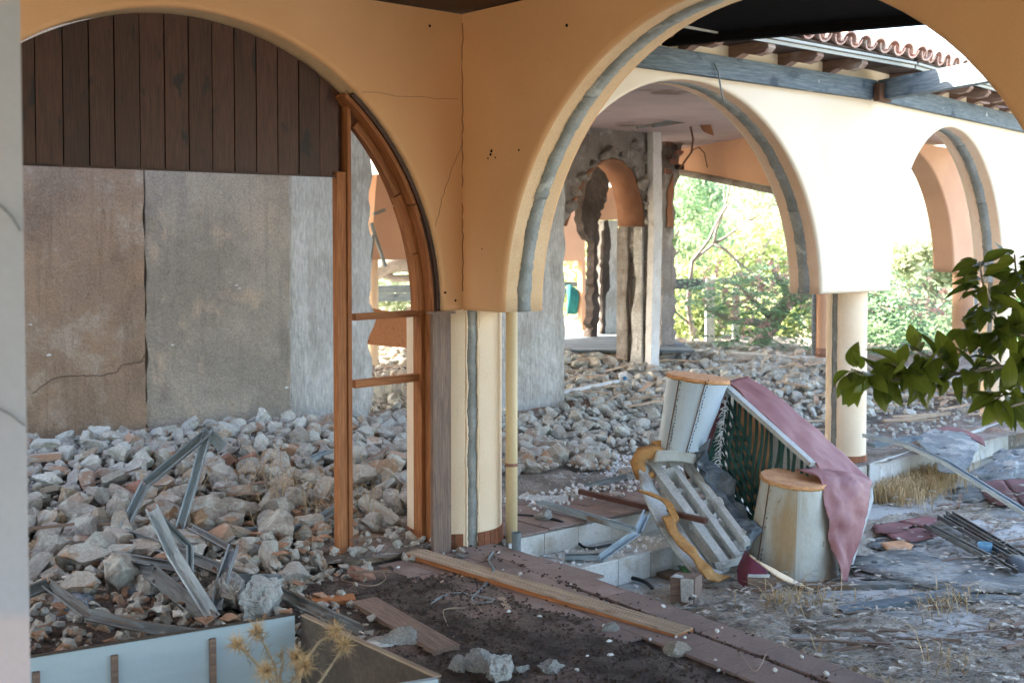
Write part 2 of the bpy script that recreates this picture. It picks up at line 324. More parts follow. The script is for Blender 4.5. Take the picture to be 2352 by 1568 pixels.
# walkway edge tiles: two rows beside the joint
wk = bpy.data.objects['walkway_floor']
EB = SL0
for i in range(-1, 14):
    L_ = .33
    for r_, (o0, wd) in enumerate(((.0, .17), (.20, .21), (.415, .21))):
        if r_ == 2 and i > 2: continue
        st_ = EB + E * (i * L_ + .12 * r_) + EN * o0
        if r_ == 2 and i < 0: continue
        mbx = MB().boxf(st_ + V(0, 0, .002), E * (L_ - .003), EN * wd, V(0, 0, .010 + random.random() * .003)); mbx.build('edge_tile', MT['redtile'], wk, fix=True)
for i in range(4):
    for j in range(3):
        o = gz(880, 1300, .001) + A * (i * .31 - .5) - B * (j * .31)
        MB().boxf(o, A * .303, -B * .303, V(0, 0, .009 + random.random() * .003)).build('floor_tile', MT['redtile'], wk, fix=True)

# ---------------------------------------------------------------- arcade walls
ZS = 1.342
def arcade(name, label, O, D, N, s0, s1, zt, arches, T=.30, m='peach', ch=.024, zts=None):
    O = Vector((O.x, O.y, 0))
    root = thing(name, label, 'wall', O + D * ((s0 + s1) / 2))
    NA = 44
    base = []   # (s, z, radial dir s, radial dir z)
    base.append((s0, ZS, 0, 1))
    for (a, b, H) in arches:
        cx, rx = (a + b) / 2, (b - a) / 2
        for i in range(NA + 1):
            t = math.pi * (1 - i / NA); s_, z_ = cx + rx * math.cos(t), ZS + H * math.sin(t)
            ds, dz = math.cos(t), math.sin(t)
            if i in (0, NA): dz = 1
            base.append((s_, z_, ds, dz))
    base.append((s1, ZS, 0, 1))
    layers = [(0, ch), (ch * .12, ch * .5), (ch * .42, ch * .14), (ch, 0), (T - ch, 0), (T - ch * .42, ch * .14), (T - ch * .12, ch * .5), (T, ch)]
    P = lambda s, n, z: O + D * s + N * n + UP * z
    mb = MB(); n = len(base)
    path = lambda off: [(s + ds * off, z + dz * off) for (s, z, ds, dz) in base]
    vs = []; gc = []
    for (nn, off) in layers:
        for (s, z) in path(off): vs.append(P(s, nn, z)); gc.append((s, nn, z))
    fs = []
    fr_ = []
    for k in range(len(layers) - 1):
        for i in range(n - 1): (fr_ if k == 3 else fs).append((k * n + i, (k + 1) * n + i, (k + 1) * n + i + 1, k * n + i + 1))
    mb.add(vs, fs, gc, 0, True)
    m2 = MB(); m2.add(vs[3 * n:5 * n], [tuple(x - 3 * n for x in f) for f in fr_], gc[3 * n:5 * n], 0, True)
    m2.build('arch_reveal', MT[{'peach': 'reveal', 'pale': 'reveal_pale'}.get(m, m)], root)
    ztf = zts or (lambda s: zt)
    for nn, flip in ((0, False), (T, True)):      # faces as quad strips up to the top
        pts = path(ch); vs = []; gc = []; fs = []
        for (s, z) in pts: vs += [P(s, nn, z), P(s, nn, ztf(s))]; gc += [(s, nn, z), (s, nn, ztf(s))]
        for i in range(n - 1):
            f = (2 * i, 2 * i + 2, 2 * i + 3, 2 * i + 1); fs.append(f[::-1] if flip else f)
        mb.add(vs, fs, gc, 0)
    mb.add([P(s0, 0, ztf(s0)), P(s1, 0, ztf(s1)), P(s1, T, ztf(s1)), P(s0, T, ztf(s0))], [(0, 1, 2, 3)], None, 0)
    for s in (s0, s1):
        mb.add([P(s, nn, ZS + off) for (nn, off) in layers] + [P(s, T, ztf(s)), P(s, 0, ztf(s))], [tuple(range(len(layers) + 2))], None, 0)
    mb.build('wall_face', MT[m], root, fix=False)
    return root, P
def arch_strip(root, P, arch, T, a0, a1, seg, m='zinc', lo=.36, hi=.66, name='metal_strip'):
    """ragged strip along the soffit, in overlapping lengths"""
    (a, b, H) = arch; cx, rx = (a + b) / 2, (b - a) / 2
    for j in range(seg):
        t0, t1 = a0 + (a1 - a0) * j / seg, a0 + (a1 - a0) * (j + 1) / seg + .01
        N_ = 34; A_, B_ = [], []
        for i in range(N_ + 1):
            t = R(t0 + (t1 - t0) * i / N_); ins = .004 + .003 * (j % 2)
            s_, z_ = cx + (rx - ins) * math.cos(t), ZS + (H - ins) * math.sin(t)
            j1 = noise.noise(V(t * 9, j, 3)) * .035 + random.uniform(-.012, .012); j2 = noise.noise(V(t * 30, j, 9)) * .03 + random.uniform(-.014, .014)
            A_.append(P(s_, T * (lo + j1), z_)); B_.append(P(s_, T * (hi + j2), z_))
        ctr = P(cx, T / 2, ZS)
        mb = MB(); mb.ribbon(A_, B_, thick=lambda p: (p - ctr).normalized() * .012)
        mb.build(name, MT[m], root, fix=True)

AL = (-3.06, -.129, 1.467); AR = (.50, 3.40, 1.45); ABR = (.345, 3.42, 1.50); A2 = (.41, 3.07, 1.40)
wA, PA = arcade('arcade_wall', 'orange plastered wall with the boarded up left arch', W(0, 0), A, B, -3.4, -.0, 2.98, [AL])
wR, PR = arcade('arcade_wall', 'pale wall with the big arch behind the overturned sofa', W(0, 0), A, B, .302, 4.03, 3.16, [AR], m='pale')
wB, PB = arcade('arcade_wall', 'orange wall with the nearest large arch over the rubble view', W(0, 0), -B, A, .0, 3.9, 2.98, [ABR])
w2, P2 = arcade('arcade_wall', 'pale far wall with the narrow looking arch behind the leafy branch', G, Cc, Cn, .0, 3.7, 3.16, [A2], m='pale')
arch_strip(wB, PB, ABR, .3, 180, 60, 5)
arch_strip(wR, PR, AR, .3, 100, 0, 4)
arch_strip(w2, P2, A2, .3, 100, 0, 3)
# wall marks: fixing holes and hairline cracks on the near walls
def crack(root, P, pts, nn=-.001, r=.0022, m='blackwood', name='crack', sub=5):
    path = []
    for (a, b), (a2, b2) in zip(pts, pts[1:]):
        for i in range(sub):
            t = i / sub; path.append(P(a + (a2 - a) * t + random.uniform(-.008, .008), nn, b + (b2 - b) * t + random.uniform(-.006, .006)))
    path.append(P(pts[-1][0], nn, pts[-1][1]))
    MB().tube(path, r, 5).build(name, MT[m], root)
def sz_B(u, v): p = gq(u, v, 0); return -qp(p)[1], p.z
def sz_A(u, v): p = gp(u, v, 0); return qp(p)[0], p.z
for (u, v, r_) in ((1129, 347, .009), (1127, 355, .008), (1121, 364, .005), (1138, 362, .005), (1192, 345, .006), (1302, 59, .009), (1107, 572, .004)):
    s_, z_ = sz_B(u, v); MB().tube([PB(s_, .01, z_), PB(s_, -.002, z_)], r_, 7).build('fixing_hole', MT['blackwood'], wB)
for (u, v, r_) in ((987, 60, .008), (1046, 690, .007), (1023, 672, .006)):
    s_, z_ = sz_A(u, v); MB().tube([PA(s_, .01, z_), PA(s_, -.002, z_)], r_, 7).build('fixing_hole', MT['blackwood'], wA)
crack(wA, PA, [sz_A(*x) for x in ((1061, 330), (1035, 400), (1015, 455), (1000, 520))], r=.0014, m='soffit')
crack(wA, PA, [sz_A(*x) for x in ((830, 210), (930, 222), (1050, 228))], r=.0012, m='soffit')
crack(wB, PB, [(.004, 1.45), (.004, 1.9), (.004, 2.4), (.004, 2.93)], r=.003, m='soffit', sub=12)

# ---------------------------------------------------------------- columns
def column(name, label, cx, cy, r, z0, z1, mats=('cream', 'cream'), groove=None, skirt=None, N_=96):
    root = thing(name, label, 'column', V(cx, cy, z0))
    def ang(t): return V(math.sin(t), -math.cos(t), 0)       # 0 faces the camera, + to the right
    vs = []; gc = []; fs = []; zs = [z0 + (z1 - z0) * i / 12 for i in range(13)]
    for z in zs:
        for k in range(N_):
            t = 2 * math.pi * k / N_ - math.pi; rr = r
            if groove and groove[0] < math.degrees(t) < groove[1]: rr = r - .022
            p = V(cx, cy, z) + ang(t) * rr; vs.append(p); gc.append((t * r, 0, z))
    for i in range(12):
        for k in range(N_): fs.append((i * N_ + k, i * N_ + (k + 1) % N_, (i + 1) * N_ + (k + 1) % N_, (i + 1) * N_ + k))
    mb = MB(); mb.add(vs, fs, gc, 0, groove is None)
    mb.add([vs[12 * N_ + k] for k in range(N_)], [tuple(range(N_))]); mb.build('shaft', MT[mats[0]], root)
    if groove:
        g0, g1 = R(groove[0]), R(groove[1]); 
        L_, R_ = [], []
        for i in range(70):
            z = z0 + (z1 - z0) * i / 69
            L_.append(V(cx, cy, z) + ang(g0 + R(noise.noise(V(z * 7, 1, 2)) * 1.3 + random.uniform(-.35, .35) - .4)) * (r - .004 + noise.noise(V(z * 9, 4, 2)) * .004))
            R_.append(V(cx, cy, z) + ang(g1 + R(noise.noise(V(z * 6, 5, 2)) * 1.4 + random.uniform(-.4, .4) + .3)) * (r - .006 + noise.noise(V(z * 9, 8, 2)) * .004))
        mb = MB(); mb.ribbon(L_, R_, thick=lambda p: (V(cx, cy, p.z) - p).normalized() * .02); mb.build('cement_strip', MT['zinc'], root, fix=True)
        for s_, rail in ((-1, L_), (1, R_)):       # torn plaster lip beside the strip
            MB().tube([p + ang(0) * .0 + V(s_ * .004, 0, 0) for p in rail], [.005 + random.random() * .004 for _ in rail], 6).build('plaster_lip', MT['cream'], root)
    if skirt:
        a0, a1, st, h = skirt; t = a0
        while t < a1:
            if not (groove and groove[0] - 1.5 < t + st / 2 < groove[1] + 1.5):
                pts = []
                ts = [R(t + .35 + (st - .7) * i / 3) for i in range(4)]
                lo_ = [V(cx, cy, z0) + ang(x) * (r + .009) for x in ts]; hi_ = [V(cx, cy, z0 + h) + ang(x) * (r + .009) for x in ts]
                mb = MB(); mb.ribbon(lo_, hi_, thick=lambda p: (V(cx, cy, p.z) - p).normalized() * .014, smooth=False); mb.build('skirting_tile', MT['browntile'], root, fix=True)
            t += st
    return root
column('column', 'thick round cream column with a grey cement groove under the wall corner', -.335, 7.03, .275, 0, ZS + .003, groove=(18.5, 31), skirt=(-75, 100, 8.8, .088))
column('column', 'slim cream column behind the overturned sofa with grey strip on its left', 2.66, 9.64, .158, 0, ZS + .003, groove=(-62, -42), skirt=(-70, 90, 13, .05), N_=64)
pC2 = G + Cc * 3.38 + Cn * .16
column('column', 'cream column at the far right partly behind the lower leaves', pC2.x, pC2.y, .158, 0, ZS + .003, groove=(-62, -42), skirt=(-70, 90, 13, .05), N_=64)

# drain pipe
dp = thing('drain_pipe', 'thin cream drain pipe standing right of the thick column', 'pipe', V(.0, 6.93, 0))
px, py = gz(1175, 1243, .0).x, 6.93
MB().tube([V(px, py, 0), V(px, py, .7), V(px, py, ZS + .03)], .034, 16).build('pipe', MT['pipe'], dp)
MB().tube([V(px, py, .44), V(px, py, .458)], .037, 16).build('clip', MT['brick'], dp)
sx = gz(1186, 1270, 0)
MB().tube([sx + V(0, .03, 0), sx + V(0, .03, .11)], .026, 16, cap=False).build('pipe_stub', MT['greytube'], None, 'short grey pipe stub beside the foot of the cream drain pipe', 'pipe')
mbp = MB(); mbp.bar(V(px - .075, 7.02, 0), V(px - .075, 7.02, ZS), .03, .05, V(0, 1, 0)); mbp.build('narrow_strip', MT['greywood'], None, 'dark narrow strip standing between thick column and drain pipe', 'strip')  # thin upright strip filling the slit left of the pipe

# foreground pillar at the left edge
fp = thing('foreground_pillar', 'blurred pale blue pillar at the left edge of view', 'pillar', V(-1.25, 2.3, 0))
e0 = gd(58, 784, 2.3)
mb = MB(); mb.slab([V(e0.x, 2.3, -.0), V(e0.x - .6, 2.15, 0), V(e0.x - .62, 2.7, 0), V(e0.x - .26, 2.75, 0)], V(0, 0, 2.98)); mb.build('shaft', MT['bluewall'], fp, fix=True)
def pl(u, v, off=.004): n_ = V(.15, -.6, 0).normalized(); return gpl(u, v, n_, V(e0.x, 2.3, 0)) - V(0, .01, 0)
MB().tube([pl(-60, 450), pl(-20, 458), pl(10, 475), pl(35, 500), pl(52, 530)], .0022, 6).build('wire', MT['greytube'], fp)
MB().tube([pl(-60, 925), pl(-10, 930), pl(30, 950), pl(62, 975)], .0016, 6).build('wire', MT['greytube'], fp)

# ---------------------------------------------------------------- walkway ceiling and court side eave
ce = thing('walkway_ceiling', 'dark brown boarded ceiling over the walkway corner', 'ceiling', W(-2, -2, 2.98))
for i in range(18):
    q1 = -.005 - i * .5
    MB().boxf(W(q1 - .49, -7.4, 2.985 + (i % 2) * .003), A * .485, B * 7.39, V(0, 0, .03)).build('board', MT['brownceil'], ce)
MB().boxf(W(-9.0, -7.5, 3.02), A * 9.3, B * 7.8, V(0, 0, .06)).build('roof_shade_deck', MT['brownceil'], ce)  # ceiling and deck run on past the viewer to darken the walkway
MB().boxf(W(-9.0, 3.35, 3.02), A * 9.28, B * 6.4, V(0, 0, .06)).build('roof_shade_deck', MT['brownceil'], ce)  # unseen deck past the back wall, added to keep sun off the rubble
hl = thing('hall_ceiling', 'unseen ceiling boards above the rubble heap, added to hold back light', 'ceiling', W(-3, 1.6, 2.99))
for i in range(8):
    MB().boxf(W(-4.6 + i * .6, .305, 2.99), A * .592, B * (.5 + .3 * (i % 3)), V(0, 0, .025)).build('board', MT['brownceil'], hl)  # boards out of view, added to darken the heap, shortened for skylight
ev = thing('porch_roof', 'black timber porch roof seen through the top of the big arch', 'roof', W(1.5, -1, 2.95))
b0, b1 = gd(1440, 112, 8.0), gd(2260, 40, 6.95)
dirb = (b1 - b0); zb = b0.z; b1 = V(b1.x, b1.y, zb); b0 = b0 - dirb.normalized() * .6; b1 = b1 + dirb.normalized() * 3; b0.z = b1.z = zb
mb = MB(); mb.bar(b0 + V(0, 0, .09), b1 + V(0, 0, .09), .06, .19); mb.build('fascia', MT['blackwood'], ev)
bk0, bk1 = W(.31, -.1), W(.31, -7)
mb = MB(); mb.slab([V(b0.x, b0.y, 3.0 + .04), V(b1.x, b1.y, 3.04), V(bk1.x, bk1.y, 3.1), V(bk0.x, bk0.y, 3.1)], V(0, 0, .06)); mb.build('soffit', MT['blackwood'], ev, fix=True)
for k in (.45, .9):
    o_ = (bk0 - b0); o_.z = 0; o_.normalize()
    MB().bar(b0 + o_ * k + V(0, 0, .12), b1 + o_ * k + V(0, 0, .12), .05, .09).build('rafter', MT['blackwood'], ev)

# ---------------------------------------------------------------- boarded arch: planks and pine frame
pk = thing('plank_wall', 'dark brown vertical plank wall filling the top of the left arch', 'panel', W(-1.5, .14, 2))
def zarch(q, a=AL, r=0):
    cx, rx = (a[0] + a[1]) / 2, (a[1] - a[0]) / 2 - r; x = (q - cx) / rx
    return ZS + (a[2] - r) * math.sqrt(max(0, 1 - x * x))
us = [-60, 0, 42, 85, 149, 209, 267, 325, 382, 437, 491, 542, 592, 641, 689, 737, 781]
PP_ = .13
zbot = lambda q: 2.078 + 0.0 * q
for u0, u1 in zip(us, us[1:]):
    v_ = 376 + (u0 - 55) * .0414
    p0, p1 = gp(u0, v_, PP_), gp(u1, v_ + 2, PP_); q0, q1 = qp(p0)[0], qp(p1)[0] - .006
    z0, z1 = p0.z, p1.z; top = []; N_ = 5
    for i in range(N_ + 1):
        q = q1 + (q0 - q1) * i / N_; top.append((q, zarch(q, r=.012)))
    pts = [(q0, z0), (q1, z1)] + top; dp_ = random.uniform(0, .006)
    ofs = random.random() * 30
    MB().slab([W(q, PP_ + dp_, z) for q, z in pts], B * .02, [Vector((z + ofs, q, 0)) for q, z in pts]).build('plank', MT['darkwood'], pk, fix=True)
bq0, bq1 = qp(gp(-60, 372, .17))[0], qp(gp(775, 400, .17))[0]
zb_ = gp(400, 385, .165).z
pts = [(bq0, zb_), (bq1, zb_)] + [(bq1 + (bq0 - bq1) * i / 12, zarch(bq1 + (bq0 - bq1) * i / 12, r=.03)) for i in range(13)]
MB().slab([W(q, .165, z) for q, z in pts], B * .015).build('backing_board', MT['blackwood'], pk, fix=True)
p0, p1 = gp(-60, 373, .125), gp(782, 406, .125)
MB().bar(p0, p1, .012, .010).build('bottom_trim', MT['darkwood'], pk)
# frame
fr = thing('timber_stud_wall', 'orange pine stud framing lining the right side of the boarded arch', 'framing', W(-.5, .15, 0))
q0, q1 = qp(gp(779, 1295, .11))[0], qp(gp(800, 1295, .11))[0]
zt_ = gp(790, 395, .11).z
MB().boxf(W(q0, .11, .0), UP * zt_, A * (q1 - q0 - .002), B * .045).build('post', MT['orangewood'], fr, fix=True)
q2 = qp(gp(811, 1280, .135))[0]
MB().boxf(W(q1 + .002, .10, .0), UP * (zarch(q1, r=.04)), A * .022, B * .06).build('post', MT['orangewood'], fr, fix=True)
MB().boxf(W(q0 + .03, .16, zt_ - .1), UP * .62, A * .05, B * .035).build('stud', MT['darkwood'], fr, fix=True)
for (ua, va, ub, vb, hh) in ((812, 728, 984, 718, .036), (812, 882, 984, 869, .042)):
    p0, p1 = gp(ua, va, .15), gp(ub, vb, .15); p1.z = p0.z + random.uniform(.0, .01)
    MB().bar(p0, p1, .04, hh).build('crossbar', MT['orangewood'], fr)
def arcboard(t0, t1, r0, r1, pa, pb, m, name='curved_board', seg=14, a=AL):
    cx, rx = (a[0] + a[1]) / 2, (a[1] - a[0]) / 2; H = a[2]
    vs = []; gc = []
    for i in range(seg + 1):
        t = R(t0 + (t1 - t0) * i / seg)
        for (rr, pp) in ((r0, pa), (r1, pa), (r1, pb), (r0, pb)):
            vs.append(W(cx + (rx - rr) * math.cos(t), pp, ZS + (H - rr) * math.sin(t))); gc.append((t * H, rr, pp))
    fs = []
    for i in range(seg):
        for k in range(4): fs.append((i * 4 + k, i * 4 + (k + 1) % 4, i * 4 + 4 + (k + 1) % 4, i * 4 + 4 + k))
    fs += [(3, 2, 1, 0), (seg * 4, seg * 4 + 1, seg * 4 + 2, seg * 4 + 3)]
    MB().add(vs, fs, gc, None, False).build(name, MT[m], fr, fix=True)
arcboard(-1, 24, .028, .052, .045, .24, 'orangewood'); arcboard(24.3, 53, .028, .050, .045, .24, 'orangewood')
arcboard(0, 52, .004, .026, .03, .05, 'darkwood'); arcboard(-1, 21, .022, .034, .04, .052, 'darkwood')
for a0, a1 in ((0, 13), (13.4, 27), (27.4, 46)): arcboard(a0, a1, .055, .10, .11, .15, 'orangewood', 'inner_strip')
MB().boxf(W(-.129 - .05, .05, .0), UP * ZS, A * .045, B * .17).build('jamb_board', MT['orangewood'], fr, fix=True)
MB().boxf(W(-.129 - .075, .11, .0), UP * ZS, A * .022, B * .05).build('jamb_strip', MT['orangewood'], fr, fix=True)
wb0, wb1 = qp(gp(990, 1265, -.03))[0], qp(gp(1030, 1265, -.03))[0]
bd = thing('weathered_board', 'upright weathered grey brown board against the thick column', 'board', W(wb0, -.04, 0))
MB().boxf(W(wb0, -.055, .0), UP * (ZS - .01), A * (wb1 - wb0), B * .026).build('board', MT['greywood'], bd, fix=True)
MB().boxf(W(wb0 - .01, -.06, ZS - .012), A * (wb1 - wb0 + .04), B * .05, V(0, 0, .012)).build('cap', MT['greywood'], bd)

# ---------------------------------------------------------------- back wall of the hall
bw = thing('back_wall', 'damp brown and grey plaster wall behind the rubble heap', 'wall', W(0, 2.97, 0))
PW = 2.97
def qz(u, v, p=PW): P = gp(u, v, p); return qp(P)[0], P.z
def ragged(q, z0, z1, n, amp, seed): return [(q + noise.noise(V(z * 6 if False else (z0 + (z1 - z0) * i / n) * 5, seed, 0)) * amp, z0 + (z1 - z0) * i / n) for i, z in enumerate([0] * (n + 1))]
qa = qz(335, 700)[0]; qb = qz(667, 700)[0]; qc = qz(858, 700)[0]
def panel(left, right, m, off, name, parent=bw, th=.3, zt=3.3):
    pts = left + right[::-1]
    return MB().slab([W(q, PW + off, z) for q, z in pts], B * th, [Vector((q, 0, z)) for q, z in pts]).build(name, MT[m], parent, fix=True)
panel([(-10, 0), (-10, 5.2)], ragged(qa - .008, 0, 5.2, 160, .022, 1), 'plaster_brown', 0, 'plaster_panel')  # panels raised and run on out of view to block the sun
panel(ragged(qa + .008, 0, 5.2, 160, .034, 2), ragged(qb, 0, 5.2, 120, .018, 3), 'plaster_grey', .012, 'plaster_panel')
panel(ragged(qb - .02, 0, 5.2, 10, .0, 3), ragged(qc, 0, 5.2, 80, .09, 4), 'plaster_white', .035, 'mortar_panel')
MB().boxf(W(qa - .1, PW + .06, 0), A * .2, B * .1, V(0, 0, 3.3)).build('joint', MT['brick'], bw)
crack(bw, lambda s, n, z: W(s, PW - .001, z), [qz(*x) for x in ((72, 905), (120, 868), (180, 862), (230, 862), (268, 855), (282, 836), (325, 830), (336, 810))], r=.0028, m='ruin_dark')
for (u, v, s_) in ((112, 815, .012), (70, 745, .008), (545, 655, .01), (552, 662, .007), (398, 792, .009), (530, 648, .006), (660, 890, .01)):   # chalky smears
    q, z = qz(u, v); pts = [W(q + math.cos(t) * s_ * random.uniform(.7, 1.5) * 1.5, PW + (.008 if u > 335 else -.004), z + math.sin(t) * s_ * random.uniform(.4, .9)) for t in [i * 2 * math.pi / 9 for i in range(9)]]
    MB().slab(pts, B * .01).build('mortar_smear', MT['white'], bw, fix=True)
# white slab seen right of the thick column
sl_ = [(qz(1100, 800)[0], 0), (qz(1100, 800)[0], 3.1)]
r_ = ragged(qz(1296, 700)[0], 0, 3.1, 50, .03, 7)
o = MB().slab([W(q, PW, z) for q, z in sl_ + r_[::-1]], B * .35, [Vector((q, 0, z)) for q, z in sl_ + r_[::-1]]).build('mortared_wall', MT['plaster_white'], None, 'streaky white mortared wall end right of the cream drain pipe', 'wall', fix=True)

# unseen arcades and columns added behind and beside the camera to darken the walkway
arcade('arcade_wall', 'unseen arcade wall added behind the viewer to darken the walkway', W(0, -7.6), A, -B, -8.6, .3, 3.0, [(-8.2, -5.6, 1.3), (-5.0, -2.4, 1.3), (-1.9, -.2, .85)])
arcade('arcade_wall', 'unseen arcade wall added on the far left to darken the walkway', W(-8.7, 0), B, -A, -7.6, 3.0, 3.0, [(-7.2, -4.6, 1.3), (-4.0, -1.4, 1.3), (-.8, 1.8, 1.3)])
for i_, (q_, p_) in enumerate(((-8.8, -7.75), (-5.3, -7.75), (-2.15, -7.75), (.05, -7.75), (-8.85, -4.3), (-8.85, -1.1), (-8.85, 2.3))):
    P_ = W(q_, p_); column('column', ['unseen added corner column behind the viewer', 'unseen added second column behind the viewer', 'unseen added third column behind the viewer', 'unseen added end column behind the viewer', 'first column of the unseen added left arcade', 'second column of the unseen added left arcade', 'last column of the unseen added left arcade'][i_], P_.x, P_.y, .2, 0, ZS + .003, N_=24)
P_ = W(.15, -3.72); column('column', 'round cream column carrying the right end of the nearest arch', P_.x, P_.y, .25, 0, ZS + .003, N_=32)

# ---------------------------------------------------------------- far roof, beams, rafters
MT['rafterwood'] = mat('dusty_rafter_wood', c(.30, .19, .14), c(.22, .14, .11), 5, WG, fine=.3, fsc=9, bump=.3, bsc=12, rough=.8, var=.12, c3=c(.42, .36, .30), s3=3, a3=(.55, .7))
MT['trimgrey'] = mat('pale_green_grey_trim', c(.42, .42, .37), c(.36, .36, .32), 4, WG, fine=.2, bump=.2, var=.05)
MT['rust'] = mat('rusty_iron', c(.16, .08, .045), c(.10, .05, .03), 9, fine=.4, bump=.4, var=.1)
bm1 = thing('tie_beam', 'faded blue grey beam along the top of the sofa arch wall', 'beam', W(2, -.03, 2.82))
MB().boxf(W(.305, -.062, 2.82), A * 3.7, B * .06, V(0, 0, .145)).build('beam', MT['bluebeam'], bm1)
bm2 = thing('tie_beam', 'faded blue grey beam along the top of the far right wall', 'beam', G + Cc * 2 + V(0, 0, 2.82))
MB().boxf(G - Cn * .06 + Cc * .03 + V(0, 0, 2.82), Cc * 3.6, Cn * .058, V(0, 0, .145)).build('beam', MT['bluebeam'], bm2, fix=True)
bm3 = thing('pergola_beam', 'sunlit timber beam running from the wall corner towards the right', 'beam', G + V(0, 0, 2.82))
e1 = gd(2345, 183, 8.0)
d3 = V(e1.x - G.x, e1.y - G.y, 0).normalized()
MB().boxf(G + d3 * .075 + V(0, 0, 2.815), d3 * 3.2, V(-d3.y, d3.x, 0) * .09, V(0, 0, .15)).build('beam', MT['bluebeam'], bm3, fix=True)
MB().boxf(G + d3 * .01 - A * .09 - B * .07 + V(0, 0, 2.80), A * .16, d3 * .07, V(0, 0, .13)).build('bracket', MT['rust'], bm3, fix=True)
MB().tube([gp(1640, 146, -.075), gp(1650, 165, -.085), gp(1655, 200, -.085), gp(1662, 236, -.07)], .006, 6).build('cable', MT['greytube'], None, 'short grey cable looped over the faded blue grey beam', 'cable')

rf = thing('tiled_roof', 'terracotta barrel tiled roof with exposed rafters above the far walls', 'roof', W(3, 0, 3.1))
SLP = R(17)
def rafter(o, inn, along):
    prof = [(.12, 3.14), (-.30, 3.035), (-.33, 3.03), (-.335, 3.005), (-.30, 2.975), (-.22, 2.965), (-.12, 2.99), (-.06, 2.965), (.12, 2.97)]
    pts = [o + inn * a_ + V(0, 0, b_) for a_, b_ in prof]
    MB().slab([p - along * .035 for p in pts], along * .075, [Vector((a_, b_, 0)) for a_, b_ in prof]).build('rafter', MT['rafterwood'], rf, fix=True)
for u_ in (1415, 1535, 1648, 1763, 1875, 1977): P_ = gp(u_, 130, -.3); rafter(W(qp(P_)[0] + .0, 0), B, A)
dg = (Cn * -1 - B).normalized()
for i in range(1, 9): rafter(G + Cc * (-.06 + .42 * i), Cn, Cc)
def eave(O, D, inn, L, s00=0):
    for (dn, z, h, t, m) in ((-.352, 3.03, .022, .016, 'trimgrey'), (-.372, 3.056, .018, .02, 'trimgrey')):
        MB().boxf(O + D * s00 + inn * dn + V(0, 0, z), D * (L - s00), inn * t, V(0, 0, h)).build('eave_trim', MT[m], rf, fix=True)
    k = 0; s = s00
    while s < L:      # soffit boards
        MB().boxf(O + D * s + inn * -.35 + V(0, 0, 3.052), D * min(.49, L - s), inn * .48, V(0, 0, .0) + UP * .014 + inn * 0).build('soffit_board', MT['brownceil'], rf, fix=True); s += .5; k += 1
eave(W(0, 0), A, B, 4.05, -.6); eave(G, Cc, Cn, 4.2, .0)
# barrel tiles
def barrel(r0, r1, L, up=1, th=.013, n=8):
    vs = []; fs = []
    for (y, r) in ((0, r0), (L, r1)):
        for rr in (r, r - th):
            for k in range(n + 1):
                t = math.pi * k / n; vs.append((math.cos(t) * rr, y, up * math.sin(t) * rr * .9))
    m = n + 1
    for k in range(n):
        fs += [(k, k + 1, 2 * m + k + 1, 2 * m + k), (m + k, 3 * m + k, 3 * m + k + 1, m + k + 1), (k, m + k, m + k + 1, k + 1), (2 * m + k, 2 * m + k + 1, 3 * m + k + 1, 3 * m + k)]
    fs += [(0, 2 * m, 3 * m, m), (n, m + n, 3 * m + n, 2 * m + n)]
    mb = MB(); mb.add(vs, fs, None, 0, False); me = mb.mesh('barrel_tile')
    bm_ = bmesh.new(); bm_.from_mesh(me); bmesh.ops.recalc_face_normals(bm_, faces=bm_.faces); bm_.to_mesh(me); bm_.free(); me.materials.append(MT['terratile']); return me
me_cov = barrel(.088, .072, .40); me_pan = barrel(.075, .088, .40, -1)
def place(me, name, parent, P, xax, yax, scale=1):
    o = bpy.data.objects.new(name, me); COL.objects.link(o); o.parent = parent
    zax = xax.cross(yax).normalized(); xax = yax.cross(zax).normalized()
    M = Matrix((xax, yax, zax)).transposed().to_4x4(); M.translation = P - wloc(parent); o.matrix_local = M @ Matrix.Scale(scale, 4); return o
SP = .185
def tiles(O, D, inn, s00, s11, rows, clip=None):
    up_ = (inn * math.cos(SLP) + UP * math.sin(SLP)).normalized(); bulk = MB()
    s = s00
    while s < s11:
        for r_ in range(rows):
            st = -.40 + r_ * .345
            base = O + D * s + UP * 3.10 + inn * st + UP * ((st + .40) * math.tan(SLP))
            if clip and not clip(base): continue
            if r_ < 3:
                xx = (D + up_ * random.uniform(-.03, .03)).normalized()
                if not (r_ == 2 and random.random() < .25): place(me_cov, 'roof_tile', rf, base + UP * (.012 * 1) + UP * random.uniform(0, .008), xx, (up_ + D * random.uniform(-.03, .03)).normalized())
                place(me_pan, 'roof_tile', rf, base + D * SP / 2 + UP * .055, D, up_)
            else:
                pts = [base + D * (math.cos(t) * .088) + UP * (math.sin(t) * .08 + .012) for t in [math.pi * k / 4 for k in range(5)]]
                bulk.ribbon(pts, [p + up_ * .36 + UP * .0 for p in pts])
                pts = [base + D * (SP / 2 + math.cos(t) * .05) + UP * (-.02 + .02) for t in (math.pi, 0)]; bulk.ribbon(pts, [p + up_ * .36 for p in pts])
        s += SP
    bulk.build('roof_tiles', MT['terratile'], rf, kind='stuff', fix=False)
bis = (B + Cn).normalized(); bt = (A + Cc).normalized()
tiles(W(0, 0), A, B, -.2, 4.1, 13, lambda p: (p - G).dot(bt) < .02)
tiles(G, Cc, Cn, .1, 4.4, 12, None)
